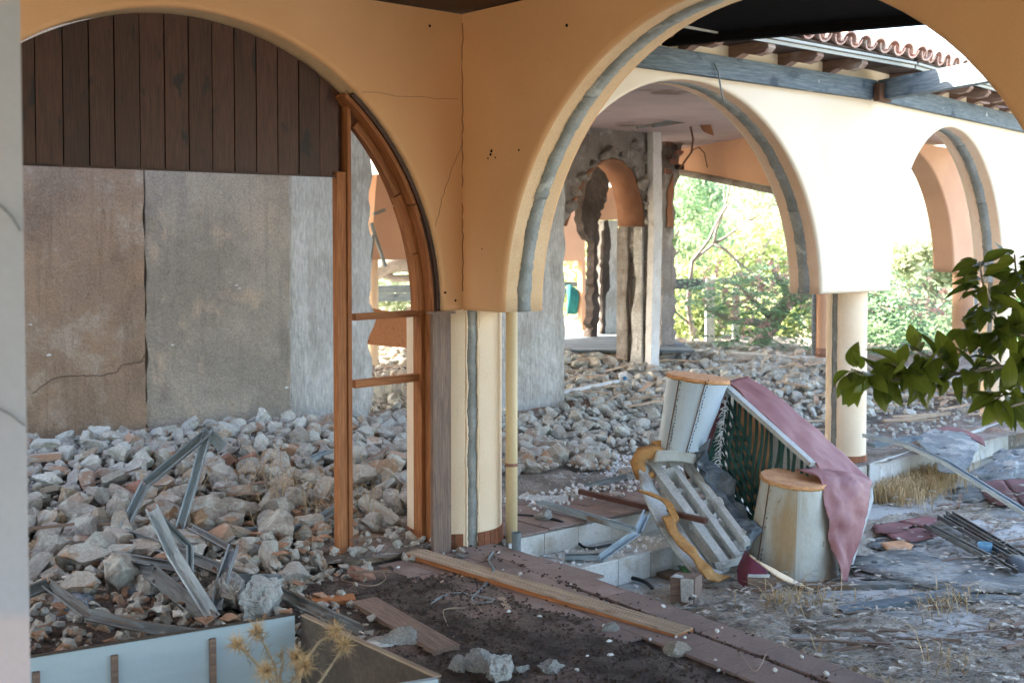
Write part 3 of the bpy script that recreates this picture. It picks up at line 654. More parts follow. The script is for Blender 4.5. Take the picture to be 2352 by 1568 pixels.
# ridge mortar lumps and broken tiles on the roof
for i in range(12):
    k = random.uniform(.8, 3.2); o_ = W(random.uniform(2.2, 4.2), 0) + B * k + UP * (3.22 + (k + .4) * math.tan(SLP))
    place(me_cov, 'loose_tile', rf, o_, Vector((random.uniform(-1, 1), random.uniform(-1, 1), .2)).normalized(), Vector((random.uniform(-1, 1), random.uniform(-1, 1), .35)).normalized())
# roof deck (keeps the sun off the hall)
mb = MB()
zr = lambda p: 3.085 + (p + .4) * math.tan(SLP)
mb.slab([W(.31, -.36, zr(-.36)), W(4.03, -.36, zr(-.36)), W(4.6, 4.6, zr(4.6)), W(.31, 4.6, zr(4.6))], V(0, 0, -.012))
mb.slab([W(.31, 4.6, zr(4.6)), W(9, 4.6, zr(4.6)), W(9, 9.6, zr(-.36)), W(.31, 9.6, zr(-.36))], V(0, 0, -.012))
mb.build('roof_shade_deck', MT['brownceil'], rf, fix=True)
mb = MB(); mb.slab([G - Cn * .36 + UP * zr(-.36), G - Cn * .36 + Cc * 6 + UP * zr(-.36), G + Cn * 4.6 + Cc * 6 + UP * zr(4.6), G + Cn * 4.6 + Cc * .1 + UP * zr(4.6)], V(0, 0, -.014))
mb.build('roof_shade_deck', MT['brownceil'], rf, fix=True)

# ---------------------------------------------------------------- hall ceiling and ruins
hc = thing('hall_ceiling', 'pinkish lilac plaster ceiling over the ruined hall', 'ceiling', W(4, 4, 3.0))
MB().boxf(W(.31, .305, 3.0), A * 8.6, B * 8.4, V(0, 0, .06)).build('plaster_sheet', MT['pinkceil'], hc)
def rockmesh(seed, sub=3, planes=9, rough=.06):
    rnd = random.Random(seed); bm_ = bmesh.new(); bmesh.ops.create_icosphere(bm_, subdivisions=sub, radius=1)
    pl_ = []
    for _ in range(planes):
        n_ = V(rnd.gauss(0, 1), rnd.gauss(0, 1), rnd.gauss(0, 1)).normalized(); pl_.append((n_, rnd.uniform(.42, .78)))
    sc3 = (rnd.uniform(.85, 1.45), rnd.uniform(.7, 1.1), rnd.uniform(.6, 1.0))
    for v in bm_.verts:
        p = v.co.copy()
        for n_, d in pl_:
            k = p.dot(n_) - d
            if k > 0: p -= n_ * k
        p *= 1 + rough * noise.fractal(v.co * 4.2 + V(seed * 3.1, 0, 0), .7, 2, 4) * 1.5
        v.co = V(p.x * sc3[0], p.y * sc3[1], p.z * sc3[2])
    me = bpy.data.meshes.new('rubble_chunk'); bm_.to_mesh(me); bm_.free()
    g_ = me.attributes.new('gc', 'FLOAT_VECTOR', 'POINT'); g_.data.foreach_set('vector', [x * .12 for v in me.vertices for x in v.co])
    r_ = me.attributes.new('rc', 'FLOAT', 'POINT'); r_.data.foreach_set('value', [0.0] * len(me.vertices))
    me.materials.append(MT['rock']); return me
def rot(): return Matrix.Rotation(random.uniform(0, 6.28), 3, 'Z') @ Matrix.Rotation(random.uniform(-.6, .6), 3, 'X') @ Matrix.Rotation(random.uniform(-.6, .6), 3, 'Y')
smallv_early = []
for i in range(6):
    m = rockmesh(500 + i, 2, 12, .06); smallv_early.append(([v.co.copy() for v in m.vertices], [tuple(p.vertices) for p in m.polygons]))
def cut(pts, plane, th, name, m, parent, jag=.0, seed=0, fine=20):
    """outline given on a vertical plane p=plane, ragged by jag metres, with real thickness"""
    W_ = [gp(u, v, plane) for u, v in pts]; out_ = []
    for a_, b_ in zip(W_, W_[1:] + W_[:1]):
        n_ = max(1, int((b_ - a_).length * fine)) if jag else 1
        for i in range(n_):
            p = a_.lerp(b_, i / n_)
            if jag: p = p + A * (noise.noise(p * 13 + V(seed, 0, 0)) * jag + random.uniform(-.35, .35) * jag) + UP * noise.noise(p * 13 + V(0, seed, 5)) * jag
            out_.append(p)
    g_ = [Vector((qp(p)[0], 0, p.z)) for p in out_]
    return MB().slab(out_, B * th, g_).build(name, MT[m], parent, fix=True)
r1 = thing('ruined_arch', 'crumbling grey masonry arch with orange plastered underside inside the hall', 'ruin', W(6, 4.3, 0))
o_ = cut([(1500, 275), (1440, 240), (1400, 236), (1330, 250), (1270, 300), (1270, 520), (1296, 520), (1312, 470), (1328, 430), (1347, 395), (1372, 372), (1400, 360), (1428, 366), (1452, 388), (1468, 425), (1478, 470), (1482, 520), (1430, 520), (1430, 900), (1508, 905), (1512, 520)][::-1] if False else
    [(1512, 262), (1440, 236), (1330, 236), (1262, 300), (1262, 520), (1296, 520), (1312, 470), (1328, 430), (1347, 395), (1372, 372), (1400, 360), (1428, 366), (1452, 388), (1468, 425), (1478, 470), (1482, 521), (1484, 905), (1512, 905)], 4.3, .42, 'masonry', 'ruin', r1, .05, 3)
sq_ = qp(gp(1482, 600, 4.3))[0]
def side(pts, th, name, m):       # pieces on the left flank of the pillar: (depth share, v)
    P_ = [W(sq_ - .02 + .02 * noise.noise(V(v * .05, 3, 1)), 4.3 + .42 * k, gp(1460, v, 4.5).z) for k, v in pts]
    MB().slab(P_, A * -th, [Vector((p.z, 0, k)) for p, (k, v) in zip(P_, pts)]).build(name, MT[m], r1, fix=True)
side([(.02, 523), (.3, 523), (.34, 600), (.22, 640), (.30, 690), (.42, 720), (.36, 780), (.44, 830), (.42, 900), (.02, 900)], .03, 'plaster_shell', 'plaster_white')
side([(.58, 523), (.98, 523), (.98, 900), (.6, 900), (.56, 760), (.62, 690), (.55, 620)], .025, 'plaster_shell', 'ruin')
side([(.44, 600), (.52, 610), (.54, 700), (.56, 760), (.58, 900), (.50, 900), (.48, 720)], .006, 'broken_chase', 'ruin_dark')
fr_ = [(1297, 519), (1313, 470), (1329, 431), (1348, 396), (1373, 373.5), (1400, 362), (1428, 368), (1451, 390), (1467, 426), (1477, 471), (1481, 519)]
a_ = [gp(u, v, 4.31) for u, v in fr_]; ctr = gp(1390, 520, 4.31)
MB().ribbon(a_, [p + B * .42 for p in a_], thick=lambda p: V(ctr.x - p.x, ctr.y - p.y, ctr.z - p.z).normalized() * .035).build('orange_lining', MT['soffit'], r1, fix=True)
cut([(1500, 285), (1519, 287), (1521, 520), (1513, 882), (1494, 880), (1502, 520)], 4.16, .09, 'white_post', 'white', r1, .01, 2)
for i in range(9):
    v_ = 372 + i * 17; u_ = 1487 + (i % 2) * 5
    p = gp(u_, v_, 4.3)
    pts = [p + A * math.cos(t) * .055 * random.uniform(.7, 1.2) + UP * math.sin(t) * .045 * random.uniform(.8, 1.3) for t in [k * math.pi / 4 for k in range(8)]]
    MB().slab(pts, B * -.05).build('stone', MT['rock_grey'], r1, fix=True)
for i, (u, v) in enumerate([(1310, 478), (1322, 440), (1338, 405), (1362, 376), (1396, 352), (1432, 358), (1460, 388), (1476, 425), (1488, 470), (1350, 300), (1400, 280), (1440, 262), (1478, 290), (1330, 330), (1465, 335), (1490, 360), (1494, 560), (1490, 640), (1494, 730)]):
    p = gp(u, v, 4.28); m_ = rot(); vv, ff = random.choice(smallv_early); s_ = random.uniform(.05, .12)
    MB().add([p + m_ @ (x * s_) for x in vv], ff, [x * s_ for x in vv]).build('stone', MT['ruin'], r1)
r2 = thing('broken_pillar', 'broken pillar with bare red brick at its top beside the white post', 'pillar', W(6.5, 5.2, 0))
cut([(1519, 285), (1535, 292), (1566, 318), (1560, 400), (1550, 440), (1549, 520), (1552, 700), (1551, 835), (1519, 845), (1521, 520)], 5.0, .4, 'masonry', 'ruin', r2, .05, 12)
cut([(1536, 430), (1548, 400), (1545, 470), (1547, 521), (1532, 521)], 4.98, .05, 'orange_patch', 'soffit', r2, .02, 1)
for i in range(10):
    p = gp(1524 + (i % 3) * 13, 300 + i * 11, 4.97)
    MB().boxf(p, A * .13, B * -.03, UP * .06, wob=.012).build('brick', MT['brick' if i % 2 else 'ruin_dark'], r2, fix=True)
r3 = thing('broken_pillar', 'dark brown crumbling pillar seen through the ruined arch', 'pillar', W(5, 6.5, 0))
cut([(1336, 500), (1344, 440), (1362, 390), (1388, 368), (1408, 395), (1390, 470), (1376, 510), (1373, 780), (1360, 780), (1364, 560), (1346, 540)], 6.6, .14, 'masonry', 'ruin_dark', r3, .05, 6)
r4 = thing('broken_pillar', 'pale plastered pillar with a torn chase seen through the ruined arch', 'pillar', W(5.5, 6.8, 0))
cut([(1386, 506), (1421, 506), (1420, 770), (1384, 770)], 6.9, .14, 'masonry', 'plaster_white', r4, .02, 6)
cut([(1398, 506), (1405, 560), (1399, 600), (1402, 660), (1392, 680), (1390, 770), (1382, 770), (1384, 600), (1390, 506)], 6.88, .05, 'broken_chase', 'ruin_dark', r4, .03, 5)
cut([(1405, 430), (1415, 450), (1418, 505), (1376, 505), (1390, 460)], 6.95, .3, 'orange_plaster', 'salmon', r4, .0)
r5 = MB().slab([gp(u, v, 8.5) for u, v in ((1180, 380), (1344, 380), (1344, 600), (1180, 600))], B * .25).build('outer_lintel', MT['salmon'], None, 'salmon painted lintel wall behind the dark brown pillar', 'wall', fix=True)
MB().slab([gp(u, v, 8.5) for u, v in ((1337, 600), (1345, 600), (1345, 790), (1337, 790))], B * .1).build('orange_post', MT['salmon'], None, 'thin orange post left of the dark brown crumbling pillar', 'post', fix=True)
# outer lintel wall seen through the sofa arch
lw0, lw1 = gd(1500, 340, 17.2), gd(1950, 300, 12.6)
nl = (V(lw1.x, lw1.y, 0) - V(lw0.x, lw0.y, 0)).normalized().cross(UP)
def gl(u, v): return gpl(u, v, nl, V(lw0.x, lw0.y, 0))
pts = [gl(1500, 200), gl(1500, 372), gl(1565, 390), gl(1690, 413), gl(1770, 428), gl(1950, 465), gl(1950, 200)]
for p in pts[:1] + pts[-1:]: p.z = 3.0
MB().slab(pts, nl * -.25 if nl.y < 0 else nl * .25).build('outer_lintel', MT['salmon'], None, 'long salmon lintel under the lilac ceiling seen through the sofa arch', 'wall', fix=True)
MB().tube([gl(1555, 395), gl(1690, 421), gl(1950, 472)], .045, 6).build('lintel_edge_trim', MT['ruin'], None, 'grey broken edge along the bottom of the long salmon lintel', 'trim')
st = thing('ceiling_bar', 'grey metal bars hanging under the hall ceiling', 'bar', gd(1500, 285, 12.8))
MB().bar(gd(1458, 294, 12.5), gd(1612, 268, 13.0), .05, .03).build('bar', MT['steel_dark'], st)
MB().bar(gd(1500, 290, 12.6), gd(1625, 272, 13.1), .03, .03).build('bar', MT['steel_dark'], st)
MB().slab([gd(1600, 272, 13.1), gd(1626, 270, 13.1), gd(1638, 312, 13.1), gd(1622, 306, 13.15), gd(1614, 300, 13.1)], V(.02, .05, 0)).build('torn_board', MT['soffit'], None, 'torn brown board scrap hanging from the hall ceiling', 'board', fix=True)
MB().tube([gd(1585, 285, 13.3), gd(1592, 320, 13.3), gd(1588, 350, 13.4), gd(1572, 372, 13.4), gd(1562, 388, 13.4)], .012, 5).build('hanging_wire', MT['rust'], None, 'brown wire dangling from the hall ceiling near the torn board', 'wire')
MB().tube([gd(1590, 345, 13.3), gd(1605, 338, 13.3), gd(1618, 352, 13.4), gd(1625, 385, 13.4)], .007, 5).build('hanging_wire', MT['rust'], None, 'curled thin wire in front of the long salmon lintel', 'wire')
# outer arcade seen through the far arch
X1 = gd(2192, 625, 16.4); Xo = V(X1.x, X1.y, 0) - Cc * 3.4
wo, PO = arcade('arcade_wall', 'salmon outer wall with an arch seen through the far narrow arch', Xo, Cc, Cn, -.4, 5.2, 3.0, [(-.1, 3.4, 1.62)], m='salmon')
column('column', 'salmon outer column seen through the far narrow arch', X1.x + .34, X1.y + .45, .19, 0, ZS + .02, mats=('salmon', 'salmon'), groove=(10, 30), N_=48)
MB().boxf(G + Cc * .5 + Cn * .35 + V(0, 0, 3.075), Cc * 7, Cn * 5.2, V(0, 0, .06)).build('hall_ceiling', MT['pinkceil'], None, 'lilac ceiling strip seen through the far narrow arch', 'ceiling', fix=True)
oc = gd(1889, 815, 15.2)
c5 = column('column', 'salmon outer column with dark foot between the wall and slim column', oc.x, oc.y, .085, oc.z - .36, ZS + .6, mats=('salmon', 'salmon'), N_=32)
MB().tube([V(oc.x, oc.y, oc.z - .02), V(oc.x, oc.y, oc.z + .09)], .09, 20).build('foot', MT['brick'], c5)
MB().boxf(V(oc.x - .13, oc.y, oc.z), V(.045, 0, 0), V(0, .05, 0), V(0, 0, 1.2)).build('side_strip', MT['steel_dark'], c5)
# low outer kerb
k0, k1 = gd(1545, 822, 16.5), gd(1905, 815, 15.0)
kz = .30
MB().bar(V(k0.x, k0.y, kz - .2), V(k1.x, k1.y, kz - .2), .3, .42).build('outer_kerb', MT['whitetile'], None, 'white topped kerb closing the hall towards the garden', 'kerb')

# left gap beyond the white pier
MB().slab([gp(u, v, 6.2) for u, v in ((866, 400), (960, 400), (960, 596), (850, 596))], B * .25).build('outer_lintel', MT['salmon'], None, 'orange lintel wall seen in the gap beside the pine frame', 'wall', fix=True)
a_, b_ = gp(857, 700, 6.3), gp(857, 597, 6.3)
MB().tube([V(a_.x, a_.y, 0), V(a_.x, a_.y, b_.z + .05)], .062, 16).build('white_post', MT['cream'], None, 'small white round post in the gap beside the pine frame', 'post')
MB().slab([gp(u, v, 5.4) for u, v in ((838, 704), (880, 712), (940, 722), (940, 800), (838, 790))], B * .04).build('brown_board', MT['orangewood'], None, 'leaning brown board seen through the pine frame', 'board', fix=True)
for a_, b_, lb_ in (((852, 512), (885, 612), 'blue grey metal strut slanting down right beside the white pier'), ((856, 540), (846, 640), 'near upright blue grey strut along the white pier edge'), ((858, 492), (884, 482), 'short blue grey strut stub high beside the white pier')):
    MB().bar(gp(*a_, 5.0), gp(*b_, 5.0), .03, .03).build('blue_strut', MT['steel_dark'], None, lb_, 'strut', 'struts hanging beside the white pier')

# ---------------------------------------------------------------- rubble
def sst(x, a_, b_): t = max(0, min(1, (x - a_) / (b_ - a_))); return t * t * (3 - 2 * t)
def H(q, p):
    left = .03 + .09 * sst(p, -.8, .6) + .27 * sst(p, .2, 2.9) * (1 - .35 * sst(q, .2, 1.6))
    right = .03 + .05 * sst(p, .5, 1.5) + .16 * sst(p, 1.2, 3.2) + .16 * math.exp(-((q - 5.4) ** 2 / 1.5 + (p - 5.8) ** 2 / 2.2)) + .12 * sst(p, 6, 9)
    t = sst(q, 1.3, 2.4); h = left * (1 - t) + right * t
    return h + .03 * noise.noise(V(q * 1.5, p * 1.5, 0))
def inhall(q, p):
    if q > .3 and p < .75 + .35 * noise.noise(V(q * 1.3, 2, 1)): return False
    return True
mb = MB(); NX, NY = 170, 130; vs = []; fs = []
for j in range(NY + 1):
    for i in range(NX + 1):
        q = -5 + 17 * i / NX; p = .0 + 12.8 * j / NY
        wall_ = 2.8 < p < 3.2 and q < qc + .05
        z = H(q, p) + .035 * noise.fractal(V(q * 5, p * 5, 3), .6, 2, 4) - .03
        if q > .25: z = min(z, -.005 + .3 * sst(p, .5, 1.4)) if p < 1.4 else z
        vs.append(W(q, p, z))
for j in range(NY):
    for i in range(NX): fs.append((j * (NX + 1) + i, j * (NX + 1) + i + 1, (j + 1) * (NX + 1) + i + 1, (j + 1) * (NX + 1) + i))
mb.add(vs, fs, None, 0, True); stuff(mb, 'rubble_ground', MT['dustrubble'], 'dusty crumbled rubble bed covering the hall floor', 'rubble')
# walkway left corner bed
mb = MB(); vs = []; fs = []; N1, N2 = 90, 70
def Hw(q, p): return .004 + (.10 * sst(-q, 1.0 - p * .25, 2.6) * sst(p, -3.2, -.5) + .03 * sst(p, -1.0, -.1) * sst(-q, -.1, 1.2)) 
for j in range(N2 + 1):
    for i in range(N1 + 1):
        q = -5.0 + 4.9 * i / N1; p = -4.2 + 4.2 * j / N2
        vs.append(W(q, p, max(-.004, Hw(q, p) + .03 * noise.fractal(V(q * 5, p * 5, 8), .6, 2, 4) * sst(-q, .3, 1.2) - .008)))
for j in range(N2):
    for i in range(N1): fs.append((j * (N1 + 1) + i, j * (N1 + 1) + i + 1, (j + 1) * (N1 + 1) + i + 1, (j + 1) * (N1 + 1) + i))
mb.add(vs, fs, None, 0, True); stuff(mb, 'rubble_ground', MT['soil'], 'brown dirt and crumbs below the boarded arch', 'rubble')

ROCKS = [rockmesh(i, 3, random.randint(9, 16), .10) for i in range(20)]
def chip_mesh(i):
    m_ = rockmesh(400 + i, 3, 5, .07)
    for v in m_.vertices:
        sx_, sy_, sz_ = ((1.1, .6, .38), (1.2, .9, .25), (.9, .7, .5), (1.4, .5, .3))[i % 4]
        p = v.co; f_ = lambda x, l: max(-l, min(l, x * 1.5)); v.co = (f_(p.x, .8) * sx_, f_(p.y, .8) * sy_, f_(p.z, .8) * sz_)
    m_.materials.clear(); m_.materials.append(MT['brick' if i < 1 else ('orangechunk' if i < 4 else 'rock')]); return m_
MT['orangechunk'] = mat('orange_brown_brick_chunk', c(.40, .25, .17), c(.36, .29, .23), 7, fine=.3, bump=.8, bsc=50, bdist=.012, rough=.95, var=.3, c3=c(.45, .42, .37), s3=5, a3=(.48, .56))
ROCKS += [chip_mesh(i) for i in range(8)]
ROCKG = []
for m_ in ROCKS[:10]:
    m2 = m_.copy(); m2.materials.clear(); m2.materials.append(MT['rock_grey']); ROCKG.append(m2)
HERO = [rockmesh(100 + i, 4, random.randint(8, 13), .13) for i in range(6)]
SMALL = [rockmesh(200 + i, 2, 13, .04) for i in range(12)]
smallv = [([v.co.copy() for v in m.vertices], [tuple(p.vertices) for p in m.polygons]) for m in SMALL]
tinyv = []
for i in range(5):
    m = rockmesh(300 + i, 1, 4, .1); tinyv.append(([v.co.copy() for v in m.vertices], [tuple(p.vertices) for p in m.polygons]))
cand = []
def rock_ok(q, p):
    if p < .02 and q > -.05: return False
    if 2.75 < p and q < qc + .12: return False
    if 2.75 < p < 3.5 and q < 3.6 and q > 2.0: return False
    if q > .25 and p < .9: return False
    P = W(q, p)
    if math.hypot(P.x + .335, P.y - 7.03) < .36: return False
    return True
# left heap
for _ in range(11000):
    q = random.uniform(-3.4, 2.3); p = random.uniform(-1.1, 2.85)
    if not rock_ok(q, p): continue
    dens = sst(p, -.6, 1.0) * (1 - .45 * sst(q, .0, .9) * (1 - sst(p, 1.6, 2.6)))
    if p < .3: dens *= sst(-q, .35, 1.4) * .34
    if p < 1.1 and q > -1.0: dens *= .22
    if random.random() > dens: continue
    s = (1 - .28 * sst(p, .8, 2.2)) * random.choice((.03, .035, .04, .045, .05, .06, .07, .075, .085, .10, .12)) * (1 if p > .3 else 1.0)
    cand.append([q, p, s, 0])
for _ in range(12000):
    q = random.uniform(1.9, 9); p = random.uniform(.9, 9.5)
    if not rock_ok(q, p): continue
    d_ = sst(p, .8, 2.0) * (.9 if p < 4 else .5) * (1 if q < 5 else .7)
    if random.random() > d_: continue
    s = random.choice((.022, .028, .035, .042, .05, .06, .08)) * (1.3 if p > 4 else 1.0)
    if p > 7.2: s = min(s, .07)
    cand.append([q, p, s, 1])
# thin out overlaps with a grid
kept = []; grid = {}
cand.sort(key=lambda c_: -c_[2])
for c_ in cand:
    key = (int(c_[0] / .12), int(c_[1] / .12)); ok = True
    for dx in (-1, 0, 1):
        for dy in (-1, 0, 1):
            for o2 in grid.get((key[0] + dx, key[1] + dy), ()):
                if math.hypot(c_[0] - o2[0], c_[1] - o2[1]) < (c_[2] + o2[2]) * .56: ok = False
    if ok: grid.setdefault(key, []).append(c_); kept.append(c_)
vis = []
for c_ in kept:
    q, p, s, kd = c_
    h_ = (H(q, p) if p > 0 else Hw(q, p)); P = W(q, p, max(0, h_) + s * random.uniform(.05, .6))
    u, v, d = proj(P); c_.append(P); c_.append(s / d if (60 < u < 2350 and 300 < v < 1560 and not (930 < u < 1150)) else 0)
kept.sort(key=lambda c_: -c_[5])
bulkL, bulkR = MB(), MB(); nbig = 0
LB = {0: ('grey and tan broken masonry chunk in the heap under the boarded arch', 'broken masonry chunks heaped under the boarded arch'),
      1: ('grey broken masonry chunk in the rubble beyond the red tiled terrace', 'broken masonry chunks beyond the red tiled terrace')}
def zlab(q, p, s, kd, P):
    sz = 'small' if s < .05 else ('medium' if s < .08 else 'large'); u = proj(P)[0]
    if kd: return sz + ' grey broken masonry chunk in the rubble beyond the red tiled terrace'
    row = 'at the front of the heap' if p < 0 else ('low on the heap' if p < 1 else ('halfway up the heap' if p < 2 else 'along the back wall'))
    col = 'left of the profile peak' if u < 480 else ('right of the profile peak' if u < 667 else ('left of the pine post' if u < 790 else 'inside the pine frame'))
    return sz + ' masonry chunk ' + row + ' ' + col
for c_ in kept:
    q, p, s, kd, P, vs_ = c_
    if nbig < 285 and vs_ > 0:
        nbig += 1
        o = bpy.data.objects.new('rubble_chunk', random.choice(ROCKG if (kd or (p > 1.8 and random.random() < .45)) else ROCKS)); COL.objects.link(o); o.location = P
        o.matrix_world = Matrix.Translation(P) @ rot().to_4x4() @ Matrix.Scale(s, 4); tag(o, zlab(q, p, s, kd, P), 'rubble', LB[kd][1])
    else:
        far_ = (P.y > 12) or s < .05
        vv, ff = random.choice(tinyv if P.y > 15 else smallv); r_ = rot(); m_ = bulkR if kd else bulkL
        m_.add([P + r_ @ (x * s) for x in vv], ff, [x * s for x in vv])
stuff(bulkL, 'rubble_heap', MT['rock'], 'smaller mixed chunks filling the heap under the boarded arch', 'rubble')
def scatter(mb, n, fn, s0, s1, lift=.3, src=None):
    for _ in range(n):
        r_ = fn()
        if r_ is None: continue
        P, = (r_,); s = random.uniform(s0, s1) ** 1; vv, ff = random.choice(src or tinyv); m_ = rot()
        mb.add([P + UP * s * lift + m_ @ (x * s) for x in vv], ff, [x * s for x in vv])
def frubL():
    q = random.uniform(-3.4, 2.2); p = random.uniform(-3.0, 2.9)
    if not (rock_ok(q, p)): return None
    if p < -.2 and random.random() > sst(-q, .8, 1.6): return None
    if p < -.1 and proj(W(q, p))[0] > 840: return None
    return W(q, p, max(0, (H(q, p) if p > 0 else Hw(q, p))))
mb = MB(); scatter(mb, 9000, frubL, .008, .035); stuff(mb, 'crumbs', MT['rock'], 'small stone crumbs scattered between the chunks on the left', 'rubble')
def frubR():
    q = random.uniform(.6, 8); p = random.uniform(.5, 6)
    if p < 1.1 and random.random() > .45: return None
    if 2.75 < p < 3.4 and q < 3.6: return None
    return W(q, p, max(.012, H(q, p) - .01 if p > 1.2 else .015))
scatter(bulkR, 7000, frubR, .008, .03)
stuff(bulkR, 'rubble_field', MT['rock_grey'], 'grey stones and crumbs spread over the hall beyond the terrace', 'rubble')
# hand placed stones
def stone(u, v, wpx, label, m='rock', z=0., flat=1., idx=None):
    P = gz(u, v, z); d = (P - EYE).length; s = wpx / F * d / 2
    o = bpy.data.objects.new('rubble_chunk', (HERO[idx % 6] if idx is not None else random.choice(HERO))); COL.objects.link(o)
    if m != 'rock': o.data = o.data.copy(); o.data.materials.clear(); o.data.materials.append(MT[m])
    o.matrix_world = Matrix.Translation(P + UP * s * .35 * flat) @ Matrix.Rotation(random.uniform(0, 6.28), 4, 'Z') @ Matrix.Rotation(random.uniform(-.3, .3), 4, 'X') @ Matrix.Diagonal((s, s, s * flat, 1)); tag(o, label, 'stone'); return o
MT['sunlit_rock'] = mat('sunlit_tone_stone', c(.48, .38, .26), c(.40, .30, .20), 6, fine=.35, bump=1, bsc=60, bdist=.012, rough=.95, var=.05)  # warm sunlight on the stones by the pillar is put into this colour
MT['bluerock'] = mat('blue_grey_stone', c(.25, .27, .30), c(.18, .20, .23), 6, fine=.35, bump=1, bsc=60, bdist=.012, rough=.95, var=.05)
MT['limerock'] = mat('pale_lime_mortar_lump', c(.50, .50, .47), c(.40, .40, .38), 6, fine=.4, bump=1.2, bsc=70, bdist=.015, rough=.95, var=.05)
for i, a_ in enumerate([
    (135, 1240, 115, 'large sunlit-coloured stone beside the pale blue pillar, upper of two', 'sunlit_rock', .10, 1),
    (100, 1300, 110, 'sunlit-coloured stone partly hidden by the pale blue pillar', 'sunlit_rock', .08, 1),
    (245, 1235, 95, 'sunlit-coloured stone right of the largest one', 'sunlit_rock', .08, .9),
    (130, 1335, 105, 'tan stone with a rough top below the sunlit-coloured stones', 'rock', .06, 1),
    (225, 1345, 85, 'grey tan stone lit from the left near the folded profile', 'limerock', .05, .8),
    (170, 1440, 120, 'large blue grey stone above the white trough', 'bluerock', .04, .9),
    (215, 1475, 95, 'pale grey stone just above the white trough', 'limerock', .03, .9),
    (320, 1395, 75, 'dark blue grey angular stone left of the crossing profiles', 'bluerock', .04, 1),
    (95, 1430, 70, 'small stone beside the pillar above the white trough', 'rock', .04, 1),
    (600, 1405, 125, 'large pale stone resting behind the trough corner', 'limerock', .06, 1.2),
    (520, 1395, 130, 'big pale broken block behind the upright profiles', 'rock', .05, 1.2),
    (725, 1318, 60, 'tall angular tan stone at the foot of the pine post', 'rock', .0, 1.5),
    (925, 1485, 75, 'grey square stone beside the short thick plank', 'limerock', .0, 1.0),
    (1052, 1548, 55, 'upright grey lump left of the largest front lump', 'limerock', .0, 1.4),
    (1105, 1545, 68, 'grey lump between two others at the front', 'limerock', .0, 1.2),
    (1150, 1562, 100, 'largest rough mortar lump at the bottom of the view', 'limerock', .0, 1.1),
    (1195, 1552, 50, 'small lump at the right end of the front cluster', 'limerock', .0, 1.0),
    (1265, 1545, 62, 'flattish mortar lump alone right of the front cluster', 'limerock', .0, .8),
    (1400, 1450, 42, 'small pointed stone on the dark soil near the long board', 'limerock', .0, .8),
    (1558, 1502, 62, 'pinkish grey stone on the edge tiles', 'rock', .0, .9),
    (1300, 1388, 34, 'small stone leaning on the long moulding', 'limerock', .0, .8),
    (835, 1312, 34, 'little white lump beside the pine post', 'limerock', .0, 1.1),
    (1072, 1478, 36, 'small flat pale stone right of the thick plank', 'rock', .0, .4),
    (1055, 1283, 26, 'tiny white lump on the soil above the cable', 'limerock', .0, .8),
    (1475, 1312, 44, 'pale lump at the foot of the tiled step', 'limerock', CT, 1.2),
    (655, 1115, 75, 'tan cube shaped stone at the right side of the heap', 'rock', .2, 1),
    (1250, 1195, 40, 'small pale lump on the red tiled terrace', 'limerock', .01, 1),
    (1440, 1100, 60, 'tan rounded stone on the white gravel', 'rock', .02, .9),
    (1345, 1100, 32, 'small grey stone left of the tan rounded stone', 'limerock', .02, .9)]):
    stone(a_[0], a_[1], a_[2] * 1.12, a_[3], a_[4], a_[5], a_[6], i)

# ---------------------------------------------------------------- garden
MT['leaf_green'] = mat('garden_leaf_green', c(.24, .38, .22), c(.34, .46, .28), 3, fine=0, bump=0, rough=.6, var=.35, trans=.45)
MT['leaf_pale'] = mat('garden_leaf_pale', c(.40, .48, .32), c(.50, .55, .38), 3, fine=0, bump=0, rough=.6, var=.3, trans=.6)
MT['leaf_yellow'] = mat('garden_leaf_yellow', c(.48, .54, .26), c(.34, .42, .18), 3, fine=0, bump=0, rough=.6, var=.35, trans=.45)
MT['leaf_mimosa'] = mat('garden_leaf_mimosa', c(.20, .36, .22), c(.30, .46, .28), 3, fine=0, bump=0, rough=.6, var=.35, trans=.4)
MT['blossom'] = mat('pink_blossom', c(.62, .38, .40), c(.70, .48, .46), 3, fine=0, bump=0, rough=.8, var=.15, trans=.3)
MT['bark'] = mat('grey_bark', c(.34, .31, .28), c(.22, .20, .18), 8, (2, 10, 10), fine=.4, bump=.6, bsc=15, rough=.9, var=.1)
def leafcloud(mb, ctr, rad, n, size, clumps=14, flat=1.0, cr=.35, droop=0):
    cs = []
    for _ in range(clumps):
        d = V(random.gauss(0, 1), random.gauss(0, 1), random.gauss(0, 1)).normalized() * random.random() ** .4
        cs.append((ctr + V(d.x * rad[0], d.y * rad[1], d.z * rad[2]), random.uniform(.6, 1.3) * cr * rad[0], random.random()))
    for _ in range(n):
        cc, r_, tone = random.choice(cs); d = V(random.gauss(0, 1), random.gauss(0, 1), random.gauss(0, 1) * flat) * r_ * .55
        p = cc + d; a_ = V(random.gauss(0, 1), random.gauss(0, 1), random.gauss(0, .6) - droop).normalized(); b_ = a_.orthogonal().normalized()
        b_ = (Matrix.Rotation(random.uniform(0, 6.28), 3, a_) @ b_); s = size * random.uniform(.6, 1.4)
        mb.add([p - a_ * s, p + b_ * s * .45, p + a_ * s, p - b_ * s * .45], [(0, 1, 2, 3)], None, (tone * .6 + random.random() * .4) % 1)
